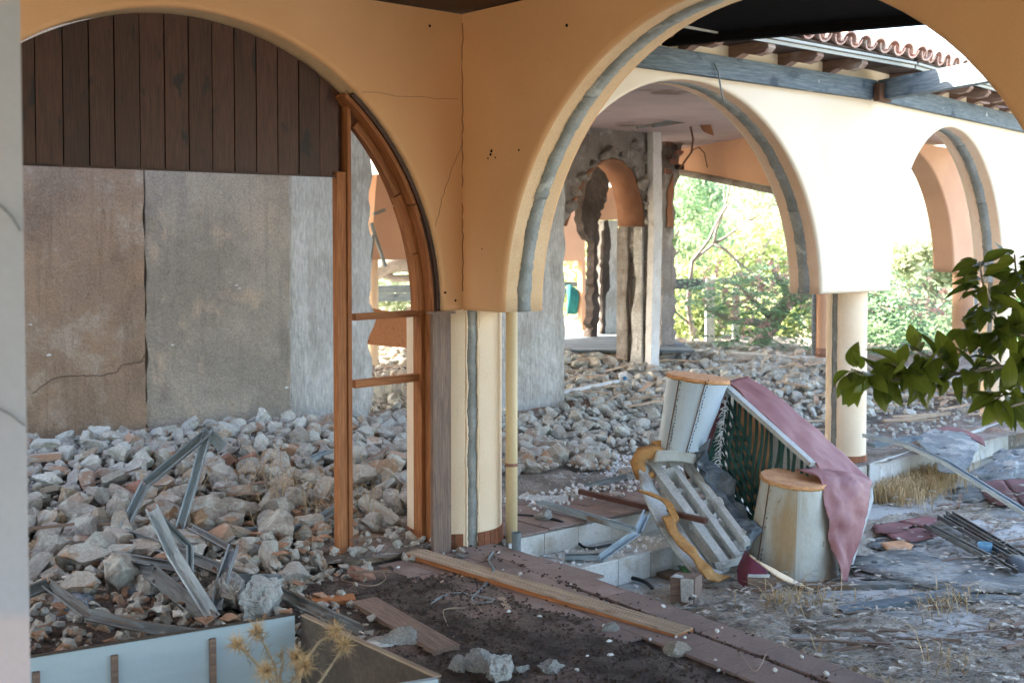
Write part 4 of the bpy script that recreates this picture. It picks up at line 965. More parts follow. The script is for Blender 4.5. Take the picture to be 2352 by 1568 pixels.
def branchy(mb, p0, d, L, r, depth, bend=.25):
    if depth < 0 or r < .003: return
    path = [p0]; rs = [r]; p = p0; dd = d.normalized()
    for i in range(5):
        dd = (dd + V(random.uniform(-1, 1), random.uniform(-1, 1), random.uniform(-.6, .8)) * bend).normalized(); p = p + dd * L / 5; path.append(p); rs.append(r * (1 - .12 * (i + 1)))
    mb.tube(path, rs, 6)
    for _ in range(3 if depth > 1 else 2):
        k = random.randint(2, 5); branchy(mb, path[k], (dd + V(random.gauss(0, .6), random.gauss(0, .6), random.gauss(.1, .5))).normalized(), L * random.uniform(.5, .75), rs[k] * .65, depth - 1, bend)
def tree(u, v, d, rad, n, size, m, name, label, clumps=14, trunk=True, group=None, flat=1.0, cr=.35, droop=0, cat='tree', vb=None):
    ctr = gd(u, v, d); t = thing(name, label, cat, V(ctr.x, ctr.y, -.6), group)
    mb = MB(); leafcloud(mb, ctr, rad, int(n * 1.4), size, clumps, flat, cr, droop); mb.build('crown', MT[m], t)
    if trunk:
        mb = MB(); base = V(ctr.x + random.uniform(-.2, .2), ctr.y, -.6); h = ctr.z + .6
        mb.tube([base, base + V(.05, 0, h * .4), base + V(-.03, 0, h * .8), ctr], [.11, .09, .06, .04], 8)
        for k in range(6): branchy(mb, base + V(0, 0, h * (.4 + .1 * k)), V(random.gauss(0, 1), random.gauss(0, 1), .8), rad[0] * .8, .04, 1)
        mb.build('trunk', MT['bark'], t)
    return t
tree(1650, 470, 30, (1.7, 1.5, 1.1), 2900, .075, 'leaf_pale', 'garden_tree', 'pale green leafy tree rising highest behind the sofa arch', 22)
tree(1560, 520, 23, (.9, .9, 1.3), 3600, .06, 'leaf_green', 'garden_tree', 'darker green tree just right of the broken brick topped pillar', 16, droop=.6)
tree(1700, 590, 27, (1.6, 1.2, .9), 4200, .07, 'leaf_yellow', 'garden_tree', 'yellow sunlit conifer in the middle of the sofa arch', 18)
tree(1830, 600, 28, (1.0, 1.0, .9), 2800, .07, 'leaf_yellow', 'garden_tree', 'yellow sunlit conifer at the right side of the sofa arch', 14)
tree(1590, 740, 19.5, (.75, .5, .9), 3600, .05, 'leaf_yellow', 'garden_shrub', 'yellow green shrub beside the grey pillar foot', 16, False, cat='shrub', droop=.5)
tree(1700, 765, 20.5, (.8, .5, .6), 3000, .05, 'leaf_yellow', 'garden_shrub', 'yellow green shrub between the two white posts', 14, False, cat='shrub', droop=.5)
tree(1830, 750, 20.5, (.75, .5, .7), 3400, .05, 'leaf_yellow', 'garden_shrub', 'yellow green shrub behind the bent mimosa trunk', 16, False, cat='shrub', droop=.5)
tree(2120, 650, 20, (.7, .7, .9), 2800, .055, 'leaf_pale', 'garden_tree', 'blue green tree seen right of the slim column', 14)
tree(2010, 700, 21, (1.0, .7, .6), 3200, .055, 'leaf_green', 'garden_shrub', 'green bush right behind the slim column', 16, False, cat='shrub')
tree(2080, 780, 19, (1.2, .6, .5), 3000, .05, 'leaf_green', 'garden_shrub', 'low green bush at the foot of the blue green tree', 14, False, cat='shrub')
tree(2290, 720, 21, (1.3, .7, 1.2), 3400, .06, 'leaf_green', 'garden_tree', 'green tree mostly hidden by the leafy branch', 14)
tree(1400, 640, 24, (1.8, .8, 1.0), 3600, .06, 'leaf_yellow', 'garden_shrub', 'yellow green bush seen between the ruined pillars', 16, False, cat='shrub')
tree(905, 645, 20, (1.0, .8, .55), 2400, .055, 'leaf_pale', 'garden_shrub', 'pale bush seen in the gap beside the pine frame', 12, False, cat='shrub')
mb = MB()
for i in range(26): leafcloud(mb, V(-16 + i * 2.2 + random.uniform(-.6, .6), random.uniform(42, 52), random.uniform(.3, 1.5)), (1.9, 1.5, 1.5), 520, .16, 6)
stuff(mb, 'distant_hedge', MT['leaf_pale'], 'hazy line of far trees at the end of the garden', 'trees')
# mimosa with bent trunk and pink blossom
mt_ = thing('mimosa_tree', 'mimosa tree with bent grey trunk, feathery leaves and pink blossom', 'tree', gd(1700, 850, 18.2))
mb = MB()
mb.tube([gd(1690, 858, 18.3), gd(1735, 800, 18.1), gd(1775, 735, 17.9), gd(1812, 690, 17.8), gd(1860, 675, 17.8), gd(1925, 665, 18)], [.16, .15, .13, .11, .07, .04], 10)
mb.tube([gd(1812, 690, 17.8), gd(1800, 655, 17.7), gd(1775, 620, 17.5)], [.07, .05, .03], 8)
mb.tube([gd(1620, 708, 17.6), gd(1680, 735, 17.7), gd(1745, 742, 17.9)], [.03, .05, .06], 8)
mb.tube([gd(1775, 735, 17.9), gd(1730, 690, 17.6), gd(1700, 660, 17.4)], [.05, .04, .02], 8); mb.build('trunk', MT['bark'], mt_)
def fern(mb, c0, n, rr, L=.42):
    for _ in range(n):
        p = c0 + V(random.gauss(0, rr[0]), random.gauss(0, rr[1]), random.gauss(0, rr[2])); az = random.uniform(0, 6.28)
        d = V(math.cos(az), math.sin(az), random.uniform(-.1, .35)); prev = p; side = V(-math.sin(az), math.cos(az), 0); tone = random.random()
        for k in range(7):
            t = k / 6; q_ = p + d * L * t + V(0, 0, -.22 * t * t); wl = .075 * math.sin(math.pi * (.15 + .8 * t)) + .02
            for sg in (-1, 1):
                e = q_ + side * sg * wl + V(0, 0, -.03); mb.add([q_ - d * .014, e - d * .012, e + d * .016, q_ + d * .016], [(0, 1, 2, 3)], None, tone)
mb = MB()
for (u, v, d, n, rx) in ((1690, 655, 17.3, 46, .42), (1790, 640, 17.5, 50, .45), (1870, 650, 17.6, 44, .4), (1650, 690, 17.4, 30, .25), (1745, 700, 17.3, 40, .35), (1850, 710, 17.5, 30, .35), (1700, 770, 17.3, 26, .3), (1900, 690, 17.8, 24, .3), (1760, 775, 17.2, 22, .25), (2050, 650, 17.3, 44, .5), (2010, 720, 17, 36, .35), (2110, 730, 17, 34, .35), (2060, 790, 16.9, 26, .35)):
    fern(mb, gd(u, v, d), n, (rx, .4, .13))
mb.build('crown', MT['leaf_mimosa'], mt_)
mb = MB()
for _ in range(150):
    u, v = random.choice(((1700, 690), (1760, 690), (1720, 740), (1800, 640), (1830, 700), (2030, 680), (2100, 700), (1650, 640), (2150, 690)))
    p = gd(u + random.gauss(0, 35), v + random.gauss(0, 24), 17.1)
    for _ in range(7): a_ = V(random.gauss(0, 1), random.gauss(0, 1), random.gauss(0, 1)).normalized() * .05; b_ = a_.orthogonal() * .3; mb.add([p, p + a_ + b_, p + a_ - b_], [(0, 1, 2)])
mb.build('blossom', MT['blossom'], mt_)
# bare dead branches
db = thing('dead_tree', 'bare grey dead branches arching in front of the pale green tree', 'tree', gd(1600, 820, 19))
mb = MB(); mb.tube([gd(1600, 820, 19), gd(1580, 700, 19), gd(1590, 600, 19), gd(1640, 560, 19)], [.05, .04, .03, .02], 6)
random.seed(21)
for st_, dr in (((1640, 560), V(1, 0, .3)), ((1590, 600), V(.6, 0, 1)), ((1640, 560), V(.3, 0, 1)), ((1585, 650), V(1, 0, -.1)), ((1600, 760), V(-.4, 0, .5)), ((1640, 560), V(1, 0, -.5))): branchy(mb, gd(*st_, 19), dr, 1.1, .026, 3, .35)
mb.build('branches', MT['bark'], db); random.seed(11)
# white garden posts with rail
for (u0, vt, vb, wd, lab) in ((1627, 640, 812, .13, 'white garden post carrying a dark rail, left one'), (1687, 660, 812, .10, 'white garden post partly behind mimosa leaves, right one')):
    b_ = gd(u0 - 4, vb, 18.8); t_ = gd(u0 + 4, vt, 18.8)
    MB().bar(V(t_.x, b_.y, -.6), V(t_.x, b_.y, t_.z), wd, wd, V(0, 1, 0)).build('garden_post', MT['white'], None, lab, 'post')
a_, b_ = gd(1440, 650, 18.9), gd(1640, 652, 18.9); a_.z = b_.z
MB().bar(a_, b_, .12, .16).build('garden_rail', MT['bluebeam'], None, 'dark grey horizontal rail on the left white garden post', 'rail')
# fence bits beyond ruins
fz = thing('garden_fence', 'grey blue horizontal garden fence seen through the ruined arch', 'fence', gd(1360, 765, 19.5))
for i, v in enumerate((652, 668)): a_, b_ = gd(1250, v, 19.5), gd(1450, v + 2, 19.5); MB().bar(a_, b_, .05, .07).build('rail', MT['bluebeam'], fz)
for u in (1260, 1344, 1428): a_ = gd(u, 640, 19.55); MB().bar(V(a_.x, a_.y, -.6), a_, .07, .07, V(0, 1, 0)).build('post', MT['bluebeam'], fz)
a_ = thing('timber_deck', 'pale blue grey timber deck behind the ruined pillars', 'deck', gd(1380, 770, 16)); 
for i in range(8):
    y = 17.6 - i * .0; o = gd(1270, 722, 18.4) if False else V(.2, 14.6 + i * .42, .42)
    MB().boxf(o, V(2.0, 0, 0), V(0, .40, 0), V(0, 0, .03)).build('deck_board', MT['bluebeam'], a_)
MT['teal'] = mat('teal_net', c(.02, .16, .17), c(.03, .22, .22), 9, fine=.3, bump=.3, var=.1)
mb = MB(); 
for k in range(3): mb.tube([gd(1308 + k * 7, 655 + 6 * k, 19.3), gd(1312 + k * 5, 685, 19.25), gd(1306 + k * 8, 720, 19.3)], [.05, .06, .03], 6)
mb.build('teal_cloth', MT['teal'], None, 'teal cloth hanging on the garden fence', 'cloth')
fg = thing('garden_fence', 'weathered rail fence seen in the gap beside the pine frame', 'fence', gd(900, 700, 17.5))
for v in (665, 684): MB().bar(gd(840, v, 17.5), gd(960, v - 2, 17.5), .06, .11).build('rail', MT['bluebeam'], fg)
mb = MB(); mb.tube([gd(838, 640, 16.8), gd(868, 622, 16.8), gd(905, 604, 16.8), gd(950, 600, 16.8)], [.10, .12, .13, .15], 8); mb.tube([gd(868, 622, 16.8), gd(905, 640, 16.8), gd(950, 638, 16.8)], [.06, .05, .05], 8)
mb.build('tree_limb', MT['bark'], None, 'thick grey tree limb crossing the gap beside the pine frame', 'branch')

# ---------------------------------------------------------------- overturned sofa
MT['vinyl'] = mat('stained_pale_drum_lining', c(.50, .51, .46), c(.42, .43, .39), 2.2, (1, 1, .5), fine=.12, bump=.25, bsc=20, rough=.6, var=0, c3=c(.34, .24, .13), s3=3.2, st3=(1, 1, .35), a3=(.48, .68), c4=c(.22, .13, .07), s4=9, a4=(.64, .72))
MT['vinyl_blue'] = mat('blue_white_drum_lining', c(.46, .55, .60), c(.40, .49, .55), 2.2, fine=.08, bump=.2, bsc=20, rough=.5, var=0, c3=c(.40, .30, .2), s3=2.6, a3=(.7, .78))
MT['ply'] = mat('orange_chipboard', c(.68, .38, .20), c(.56, .29, .15), 20, fine=.3, fsc=120, bump=.5, bsc=120, rough=.9, var=0)
MT['pink'] = mat('faded_rose_leatherette', c(.32, .155, .15), c(.25, .105, .108), 2.0, fine=.08, bump=.3, bsc=14, bdist=.01, rough=.55, var=0, c3=c(.22, .085, .09), s3=1.8, a3=(.5, .7))
MT['crimson'] = mat('dark_rose_leatherette', c(.17, .035, .06), c(.12, .025, .045), 3, fine=.1, bump=.3, rough=.55, var=0)
MT['webbing'] = mat('dark_green_webbing', c(.018, .055, .048), c(.028, .08, .066), 9, fine=.3, fsc=90, bump=.4, bsc=150, rough=.8, var=.25)
MT['foam'] = mat('yellowed_foam', c(.52, .30, .12), c(.42, .21, .07), 6, fine=.25, bump=.5, bsc=30, rough=.95, var=.05, c3=c(.20, .10, .04), s3=4, a3=(.62, .72))
MT['lining'] = mat('torn_grey_blue_lining', c(.17, .21, .24), c(.09, .11, .13), 5, (1, 4, 1), fine=.4, bump=.8, bsc=14, bdist=.02, rough=.85, var=0, c3=c(.40, .44, .46), s3=6, a3=(.58, .68))
MT['framewhite'] = mat('grey_white_frame_board', c(.50, .52, .51), c(.40, .42, .41), 4, fine=.25, bump=.5, bsc=40, rough=.85, var=.08, c3=c(.26, .22, .18), s3=4, a3=(.58, .7))
sf = thing('overturned_sofa', 'wrecked rose pink sofa lying on its side with green webbing and drum shaped arms', 'sofa', gz(1760, 1330, CT))
def loft(bc, tc, bx, by, tx, ty, name, m, capm, tilt=V(0, 0, 0), seam=None, n=48, rag=.006):
    rings = 9; vs = []; gc = []; fs = []
    for j in range(rings):
        t = j / (rings - 1); cc = bc.lerp(tc, t)
        for k in range(n):
            a_ = 2 * math.pi * k / n; rx = bx + (tx - bx) * t; ry = by + (ty - by) * t
            p = cc + V(math.sin(a_) * rx, -math.cos(a_) * ry, 0) + V(0, 0, 1) * (tilt.x * math.sin(a_) * rx + tilt.y * math.cos(a_) * ry) * t
            p += V(math.sin(a_), -math.cos(a_), 0) * noise.noise(V(a_ * 2, t * 3, 1)) * .008
            vs.append(p); gc.append((a_ * .25, 0, p.z))
    for j in range(rings - 1):
        for k in range(n): fs.append((j * n + k, j * n + (k + 1) % n, (j + 1) * n + (k + 1) % n, (j + 1) * n + k))
    top = vs[-n:]
    o = MB().add(vs, fs, gc, None, True).build(name, MT[m], sf)
    mb = MB(); mb.slab([tc.lerp(p, 1.015) + V(0, 0, -.004 + random.uniform(-rag, rag) * .4) for p in top], V(0, 0, .018)); mb.build('chipboard_end', MT[capm], sf, fix=True)
    mb = MB(); mb.tube([tc.lerp(p, 1.02) + V(0, 0, -.008 + random.uniform(-.003, .003)) for p in top + top[:1]], .006, 5); mb.build('torn_edge', MT['foam'], sf)
    for fa in (seam or ()):
        path = []
        for j in range(rings):
            t = j / (rings - 1); a_ = fa; path.append(bc.lerp(tc, t) + V(math.sin(a_) * (bx + (tx - bx) * t + .008), -math.cos(a_) * (by + (ty - by) * t + .008), 0))
        MB().tube(path, .0035, 5).build('seam', MT['rust'], sf)
        mb = MB()
        for i in range(22):
            t = i / 21 * (rings - 1); j = min(int(t), rings - 2); p = path[j].lerp(path[j + 1], t - j) + V(random.uniform(.01, .02), -.003, 0); mb.tube([p, p + V(.004, -.003, .014)], .003, 4)
        mb.build('staples', MT['blacktube'], sf, kind='stuff')
    return top
bc = gz(1812, 1310, CT); bc = V(bc.x + .0, 7.36, CT + .005); tc = gd(1826, 1101, 7.42)
loft(bc, tc, .285, .22, .205, .19, 'drum_arm', 'vinyl', 'ply', V(-.07, -.10, 0), seam=(-1.0, ))
tc1 = gd(1603, 868, 7.95); bc1 = gd(1563, 1030, 7.85)
loft(bc1, tc1, .150, .14, .202, .19, 'drum_arm', 'vinyl_blue', 'ply', V(-.11, -.02, 0), seam=(-.75, .1))
for k in range(26):   # staples scattered on the front drum
    a_ = random.uniform(-.9, .9); t = random.uniform(.05, .9); p = bc.lerp(tc, t) + V(math.sin(a_) * (.285 - .08 * t + .01), -math.cos(a_) * (.22 - .03 * t + .01), 0)
def srf(rows, name, m, th=.008, wr=.0, sub=6, seed=0):
    """cloth through rows of control points"""
    nr, nc = len(rows), len(rows[0]); G_ = []
    def cr(p0, p1, p2, p3, t): return .5 * ((2 * p1) + (p2 - p0) * t + (2 * p0 - 5 * p1 + 4 * p2 - p3) * t * t + (3 * p1 - p0 - 3 * p2 + p3) * t ** 3)
    def interp(L, sub):
        o = []
        for i in range(len(L) - 1):
            a_, b_, c_, d_ = L[max(i - 1, 0)], L[i], L[i + 1], L[min(i + 2, len(L) - 1)]
            for k in range(sub): o.append(cr(a_, b_, c_, d_, k / sub))
        return o + [L[-1]]
    R1 = [interp(r, sub) for r in rows]; cols = [interp([R1[i][j] for i in range(nr)], sub) for j in range(len(R1[0]))]
    NR, NC = len(cols[0]), len(cols); vs = []; gc = []
    for i in range(NR):
        for j in range(NC):
            p = cols[j][i].copy()
            if wr: f_ = noise.fractal(p * 5 + V(seed, 0, 0), .6, 2, 3) * wr; p += V(f_ * .4, -f_, f_ * .5)
            vs.append(p); gc.append((p.x, p.y, p.z))
    fs = [(i * NC + j, i * NC + j + 1, (i + 1) * NC + j + 1, (i + 1) * NC + j) for i in range(NR - 1) for j in range(NC - 1)]
    nrm = (vs[NC] - vs[0]).cross(vs[1] - vs[0]).normalized() * th; b = len(vs)
    vs2 = vs + [p + nrm for p in vs]; fs2 = fs + [tuple(b + x for x in f[::-1]) for f in fs]
    for j in range(NC - 1): fs2 += [(j + 1, j, b + j, b + j + 1), ((NR - 1) * NC + j, (NR - 1) * NC + j + 1, b + (NR - 1) * NC + j + 1, b + (NR - 1) * NC + j)]
    for i in range(NR - 1): fs2 += [(i * NC, (i + 1) * NC, b + (i + 1) * NC, b + i * NC), ((i + 1) * NC + NC - 1, i * NC + NC - 1, b + i * NC + NC - 1, b + (i + 1) * NC + NC - 1)]
    return MB().add(vs2, fs2, gc + gc, None, True), name, m
def cloth(rows, name, m, parent=None, th=.008, wr=0, sub=6, seed=0, **kw):
    mb, n_, m_ = srf([[gd(*p) for p in r] for r in rows], name, m, th, wr, sub, seed); return mb.build(n_, MT[m_], parent, fix=True, **kw)
# rose cover along the back, and its hanging flap
cloth([[(1672, 876, 8.0), (1762, 958, 7.78), (1858, 1050, 7.56), (1884, 1080, 7.5)], [(1690, 870, 8.12), (1785, 938, 7.94), (1885, 1030, 7.72), (1945, 1090, 7.6)], [(1716, 864, 8.24), (1812, 930, 8.1), (1925, 1030, 7.88), (2003, 1108, 7.72)]], 'rose_cover', 'pink', sf, .012, .022, 8)
cloth([[(1832, 1078, 7.38), (1880, 1076, 7.5), (1945, 1088, 7.62), (2003, 1108, 7.72)], [(1886, 1098, 7.30), (1898, 1106, 7.32), (1945, 1112, 7.4), (2002, 1122, 7.6)], [(1893, 1160, 7.24), (1915, 1165, 7.26), (1950, 1165, 7.32), (1996, 1170, 7.5)], [(1908, 1250, 7.18), (1925, 1252, 7.19), (1950, 1252, 7.24), (1972, 1252, 7.38)], [(1928, 1330, 7.10), (1934, 1335, 7.12), (1940, 1338, 7.14), (1946, 1338, 7.2)]], 'rose_flap', 'pink', sf, .008, .035, 7, 3)
cloth([[(1664, 880, 7.93), (1645, 935, 7.9), (1628, 985, 7.86), (1612, 1045, 7.8)], [(1676, 884, 8.02), (1662, 940, 7.98), (1640, 1000, 7.92), (1628, 1062, 7.85)]], 'crimson_edge', 'crimson', sf, .02, .004)
cloth([[(1712, 1262, 7.1), (1695, 1300, 7.02), (1694, 1335, 6.98)], [(1722, 1275, 6.98), (1718, 1315, 6.92), (1716, 1350, 6.9)], [(1758, 1300, 6.95), (1762, 1325, 6.9), (1766, 1340, 6.9)]], 'crimson_wrap', 'crimson', sf, .01, .006)
cloth([[(1722, 1272, 6.97), (1745, 1288, 6.93), (1790, 1312, 6.92), (1850, 1345, 6.98)], [(1735, 1280, 6.95), (1756, 1300, 6.91), (1800, 1330, 6.9), (1870, 1352, 6.95)]], 'cream_lining_strip', 'cream', sf, .01, .01)
MB().bar(gd(1668, 888, 7.96), gd(1866, 1066, 7.46), .05, .03).build('rim_board', MT['framewhite'], sf)
MB().slab([gd(1905, 1100, 7.8), gd(2004, 1112, 7.8), gd(2006, 1150, 7.75), gd(1944, 1345, 7.3), gd(1925, 1340, 7.5)], V(.01, .03, 0)).build('side_board', MT['framewhite'], sf, fix=True)
T0, T1, B1, B0 = gd(1674, 896, 7.98), gd(1866, 1072, 7.46), gd(1850, 1315, 7.40), gd(1652, 1092, 7.76)
wn = (T1 - T0).cross(B0 - T0).normalized(); wn = wn if wn.y > 0 else -wn
S_ = lambda a_, b_, off=0: T0.lerp(T1, a_).lerp(B0.lerp(B1, a_), b_) + wn * off
MB().slab([S_(0, 0, .11), S_(.46, 0, .11), S_(.46, 1, .11), S_(0, 1, .11)], wn * .012).build('backing_board', MT['ply'], sf, fix=True)
MB().slab([S_(.465, 0, .11), S_(1.05, 0, .11), S_(1.05, 1, .11), S_(.465, 1, .11)], wn * .012).build('backing_sheet', MT['framewhite'], sf, fix=True)
for i in range(15):
    a0 = .02 + i * .066; pts0, pts1 = [], []; sd_ = random.random() * 9; w_ = random.uniform(.020, .026)
    for k in range(9):
        t = k / 8; a_ = a0 + noise.noise(V(t * 2.5, sd_, 0)) * .035 + t * (.03 if i < 7 else -.02); b_ = t * 1.02
        pts0.append(S_(a_ - w_, b_, -.004 + .012 * (i % 2) * math.sin(t * 9))); pts1.append(S_(a_ + w_ * .55, b_, -.004 + .012 * (i % 2) * math.sin(t * 9)))
    MB().ribbon(pts0, pts1, thick=wn * .004).build('webbing_strap', MT['webbing'], sf, fix=True)
MB().slab([S_(.0, .02, .0), S_(.0, 1, .0), gd(1622, 1056, 7.82)], wn * .01).build('corner_cloth', MT['webbing'], sf, fix=True)
for i in range(8):
    b0_ = .10 + i * .12; pts0, pts1 = [], []
    for k in range(9):
        t = k / 8; a_ = t * (.30 + .04 * i); b_ = b0_ + t * (.34 + .02 * i) - .1 * t * t
        b_ = min(b_, 1.06); pts0.append(S_(a_, b_ - .036, -.012 + .01 * math.sin(t * 20 + i))); pts1.append(S_(a_, b_ + .036, -.012 + .01 * math.sin(t * 20 + i)))
    MB().ribbon(pts0, pts1, thick=wn * .004).build('webbing_strap', MT['webbing'], sf, fix=True)
mb = MB()
for i in range(120):
    t = random.random(); p = S_(0, t, -.02); q_ = p + V(random.uniform(-.06, .02), random.uniform(-.03, .0), random.uniform(-.05, .02)); mb.tube([p, p.lerp(q_, .5) + V(0, 0, .008), q_], [.003, .0025, .001], 4)
mb.build('frayed_threads', MT['white'], sf, kind='stuff')
cloth([[(1616, 1030, 7.8), (1650, 1070, 7.72), (1700, 1140, 7.55), (1745, 1215, 7.35)], [(1605, 1060, 7.72), (1640, 1110, 7.6), (1685, 1170, 7.42), (1730, 1240, 7.22)], [(1618, 1085, 7.65), (1655, 1140, 7.52), (1690, 1205, 7.35), (1722, 1262, 7.15)]], 'torn_lining', 'lining', sf, .01, .09, 9, 5)
cloth([[(1622, 1010, 7.75), (1632, 1040, 7.7), (1640, 1070, 7.62)], [(1608, 1030, 7.7), (1618, 1060, 7.64), (1630, 1090, 7.55)]], 'torn_lining', 'lining', sf, .01, .12, 9, 8)
# seat frame with slats
def fbar(a_, b_, w_, h_, m='framewhite', name='frame_rail'): return MB().bar(gd(*a_), gd(*b_), w_, h_, V(.25, -1, .2), wob=.003).build(name, MT[m], sf)
fbar((1497, 1066, 7.82), (1668, 1304, 7.1), .05, .075); fbar((1536, 1062, 7.86), (1696, 1284, 7.12), .035, .075); fbar((1574, 1062, 7.9), (1716, 1252, 7.2), .035, .075)
fbar((1484, 1062, 7.84), (1618, 1056, 7.95), .045, .06); fbar((1540, 1128, 7.62), (1630, 1124, 7.72), .03, .05, name='cross_slat'); fbar((1580, 1208, 7.4), (1700, 1204, 7.45), .035, .05, name='cross_slat'); fbar((1640, 1300, 7.1), (1720, 1280, 7.15), .04, .06, name='cross_slat')
fbar((1512, 1120, 7.72), (1652, 1312, 7.1), .05, .02)
cloth([[(1468, 1048, 7.78), (1474, 1110, 7.6), (1500, 1180, 7.4), (1545, 1255, 7.2), (1600, 1322, 7.0), (1642, 1334, 6.98)], [(1490, 1068, 7.8), (1508, 1120, 7.66), (1548, 1188, 7.42), (1590, 1250, 7.24), (1630, 1300, 7.06), (1662, 1312, 7.05)]], 'side_skirt', 'framewhite', sf, .014, .006)
cloth([[(1520, 1185, 7.36), (1552, 1240, 7.18), (1592, 1290, 7.04), (1620, 1326, 6.95), (1652, 1334, 6.95)], [(1542, 1182, 7.38), (1574, 1236, 7.2), (1612, 1282, 7.06), (1640, 1312, 7.0), (1676, 1322, 7.0)]], 'foam_strip', 'foam', sf, .012, .035, 6, 2)
cloth([[(1465, 1128, 7.5), (1500, 1136, 7.48), (1540, 1160, 7.42), (1560, 1195, 7.34)], [(1500, 1142, 7.46), (1520, 1152, 7.44), (1536, 1180, 7.38), (1548, 1205, 7.32)]], 'foam_scrap', 'foam', sf, .02, .02, 6, 4)
mb = MB(); mb.tube([gd(1530, 1048, 7.74), gd(1500, 1036, 7.74), gd(1474, 1042, 7.74), (gd(1464, 1062, 7.74)), gd(1472, 1092, 7.74), gd(1490, 1098, 7.74), gd(1502, 1086, 7.74)], [.035, .05, .05, .048, .042, .035, .02], 12); mb.build('foam_roll', MT['foam'], sf)
cloth([[(1500, 1012, 7.8), (1512, 1040, 7.78)], [(1528, 1008, 7.82), (1530, 1044, 7.78)]], 'foam_scrap', 'foam', sf, .02, .02)
cloth([[(1505, 1035, 7.72), (1560, 1036, 7.75), (1618, 1050, 7.85)], [(1500, 1062, 7.7), (1560, 1060, 7.75), (1612, 1072, 7.85)]], 'top_pad', 'vinyl', sf, .03, .006)
# torn cardboard inside the bays
for (u, v, d) in ((1545, 1100, 7.75), (1600, 1110, 7.78), (1585, 1160, 7.6), (1640, 1170, 7.55), (1630, 1240, 7.35), (1672, 1225, 7.4), (1660, 1265, 7.28)):
    pts = [gd(u + dx + random.uniform(-4, 4), v + dy + random.uniform(-4, 4), d + random.uniform(-.03, .05)) for dx, dy in ((-18, -26), (0, -30), (14, -10), (22, 14), (8, 22), (2, 8), (-8, 16), (-12, -4))]
    MB().slab(pts, V(.0, .008, 0)).build('torn_card', MT['framewhite'], sf, fix=True)
MB().slab([gd(1570, 1075, 7.98), gd(1600, 1072, 8.0), gd(1604, 1095, 7.98), gd(1578, 1100, 7.96)], V(0, .02, 0)).build('rusty_plate', MT['rust'], sf, fix=True)

# ---------------------------------------------------------------- metal profiles and boards
def chan(path, w_=.048, h_=.03, up=UP, t=.0025, mb=None):
    mb = mb or MB(); path = [Vector(p) for p in path]
    for p0, p1 in zip(path, path[1:]):
        d = p1 - p0; sd_ = d.cross(up).normalized(); u2 = sd_.cross(d).normalized(); r = random.random()
        mb.boxf(p0 - sd_ * w_ / 2, d, sd_ * w_, u2 * t, r)
        mb.boxf(p0 - sd_ * w_ / 2, d, sd_ * t, u2 * h_, r); mb.boxf(p0 + sd_ * (w_ / 2 - t), d, sd_ * t, u2 * h_, r)
        mb.boxf(p0 - sd_ * w_ / 2 + u2 * (h_ - t), d, sd_ * .008, u2 * t, r); mb.boxf(p0 + sd_ * (w_ / 2 - .008) + u2 * (h_ - t), d, sd_ * .008, u2 * t, r)
        mb.boxf(p0 - sd_ * .006 - u2 * .001, d, sd_ * .012, u2 * .004, r)
    return mb
CAM = V(.15, -1, .45)
PG = 'bent metal profiles lying in the rubble'
def prof(path, label, m='steel', up=CAM, w_=.048, h_=.03): chan(path, w_, h_, up).build('metal_profile', MT[m], None, label, 'metal profile', PG)
prof([gd(270, 1252, 6.25), gd(292, 1200, 6.3), gd(335, 1112, 6.45), gd(480, 992, 6.7)], 'bent galvanised profile rising from the rubble to the pointed peak', w_=.05)
prof([gd(478, 988, 6.72), gd(448, 1100, 6.55), gd(414, 1215, 6.4)], 'straight profile running down from the pointed peak on its right', w_=.05)
prof([gd(480, 992, 6.72), gd(512, 1030, 6.7)], 'short profile stub pointing right from the peak', w_=.06)
prof([gd(352, 1172, 5.6), gd(400, 1275, 5.45), gd(492, 1420, 5.2)], 'upright grey green profile leaning to the left with an open channel', w_=.06, h_=.04)
prof([gd(360, 1178, 5.66), gd(437, 1258, 5.6), gd(438, 1318, 5.5)], 'thin folded profile hooked behind the leaning open channel', w_=.03)
prof([gd(292, 1228, 6.2), gd(440, 1282, 5.95), gd(620, 1352, 5.6), gd(830, 1450, 5.2)], 'long dark profile crossing the picture diagonally to the soil', 'steel_dark', w_=.055, h_=.035)
prof([gd(262, 1278, 5.9), gd(430, 1306, 5.75)], 'short green grey profile lying behind the leaning channel', 'steel_dark')
prof([gd(243, 1298, 5.75), gd(350, 1316, 5.6), gd(492, 1432, 5.2)], 'brown rusty profile folded down towards the trough', 'steel_dark', w_=.075)
prof([gd(535, 1262, 5.75), gd(512, 1330, 5.5), gd(498, 1400, 5.3)], 'short upright profile right of the leaning open channel', w_=.05)
prof([gd(40, 1372, 5.1), gd(112, 1342, 5.15), gd(205, 1412, 5.0), gd(330, 1440, 4.95), gd(480, 1462, 4.9)], 'low brownish profile running along above the white trough', 'steel_dark')
prof([gd(440, 1212, 6.3), gd(532, 1262, 6.1)], 'short dark profile behind the tan stones', 'steel_dark', w_=.035)
prof([gd(462, 1250, 6.4), gd(560, 1222, 6.5), gd(700, 1215, 6.6), gd(770, 1168, 6.8)], 'pale green grey profile bent upwards near the pine post', w_=.045)
prof([gd(540, 1330, 5.7), gd(648, 1332, 5.65)], 'dull short profile lying right of the upright profile')
prof([gz(612, 1290, .03), gz(775, 1262, .03), gz(900, 1246, .02)], 'bright profile lying on the ground behind the pine post', up=UP)
prof([gz(560, 1402, .09), gz(640, 1362, .12)], 'short white profile piece on the dark ground', 'white', up=UP)
prof([gz(800, 1170, .06), gz(935, 1166, .05)], 'dark flat profile seen through the pine frame, upper one', 'steel_dark', up=UP, w_=.07)
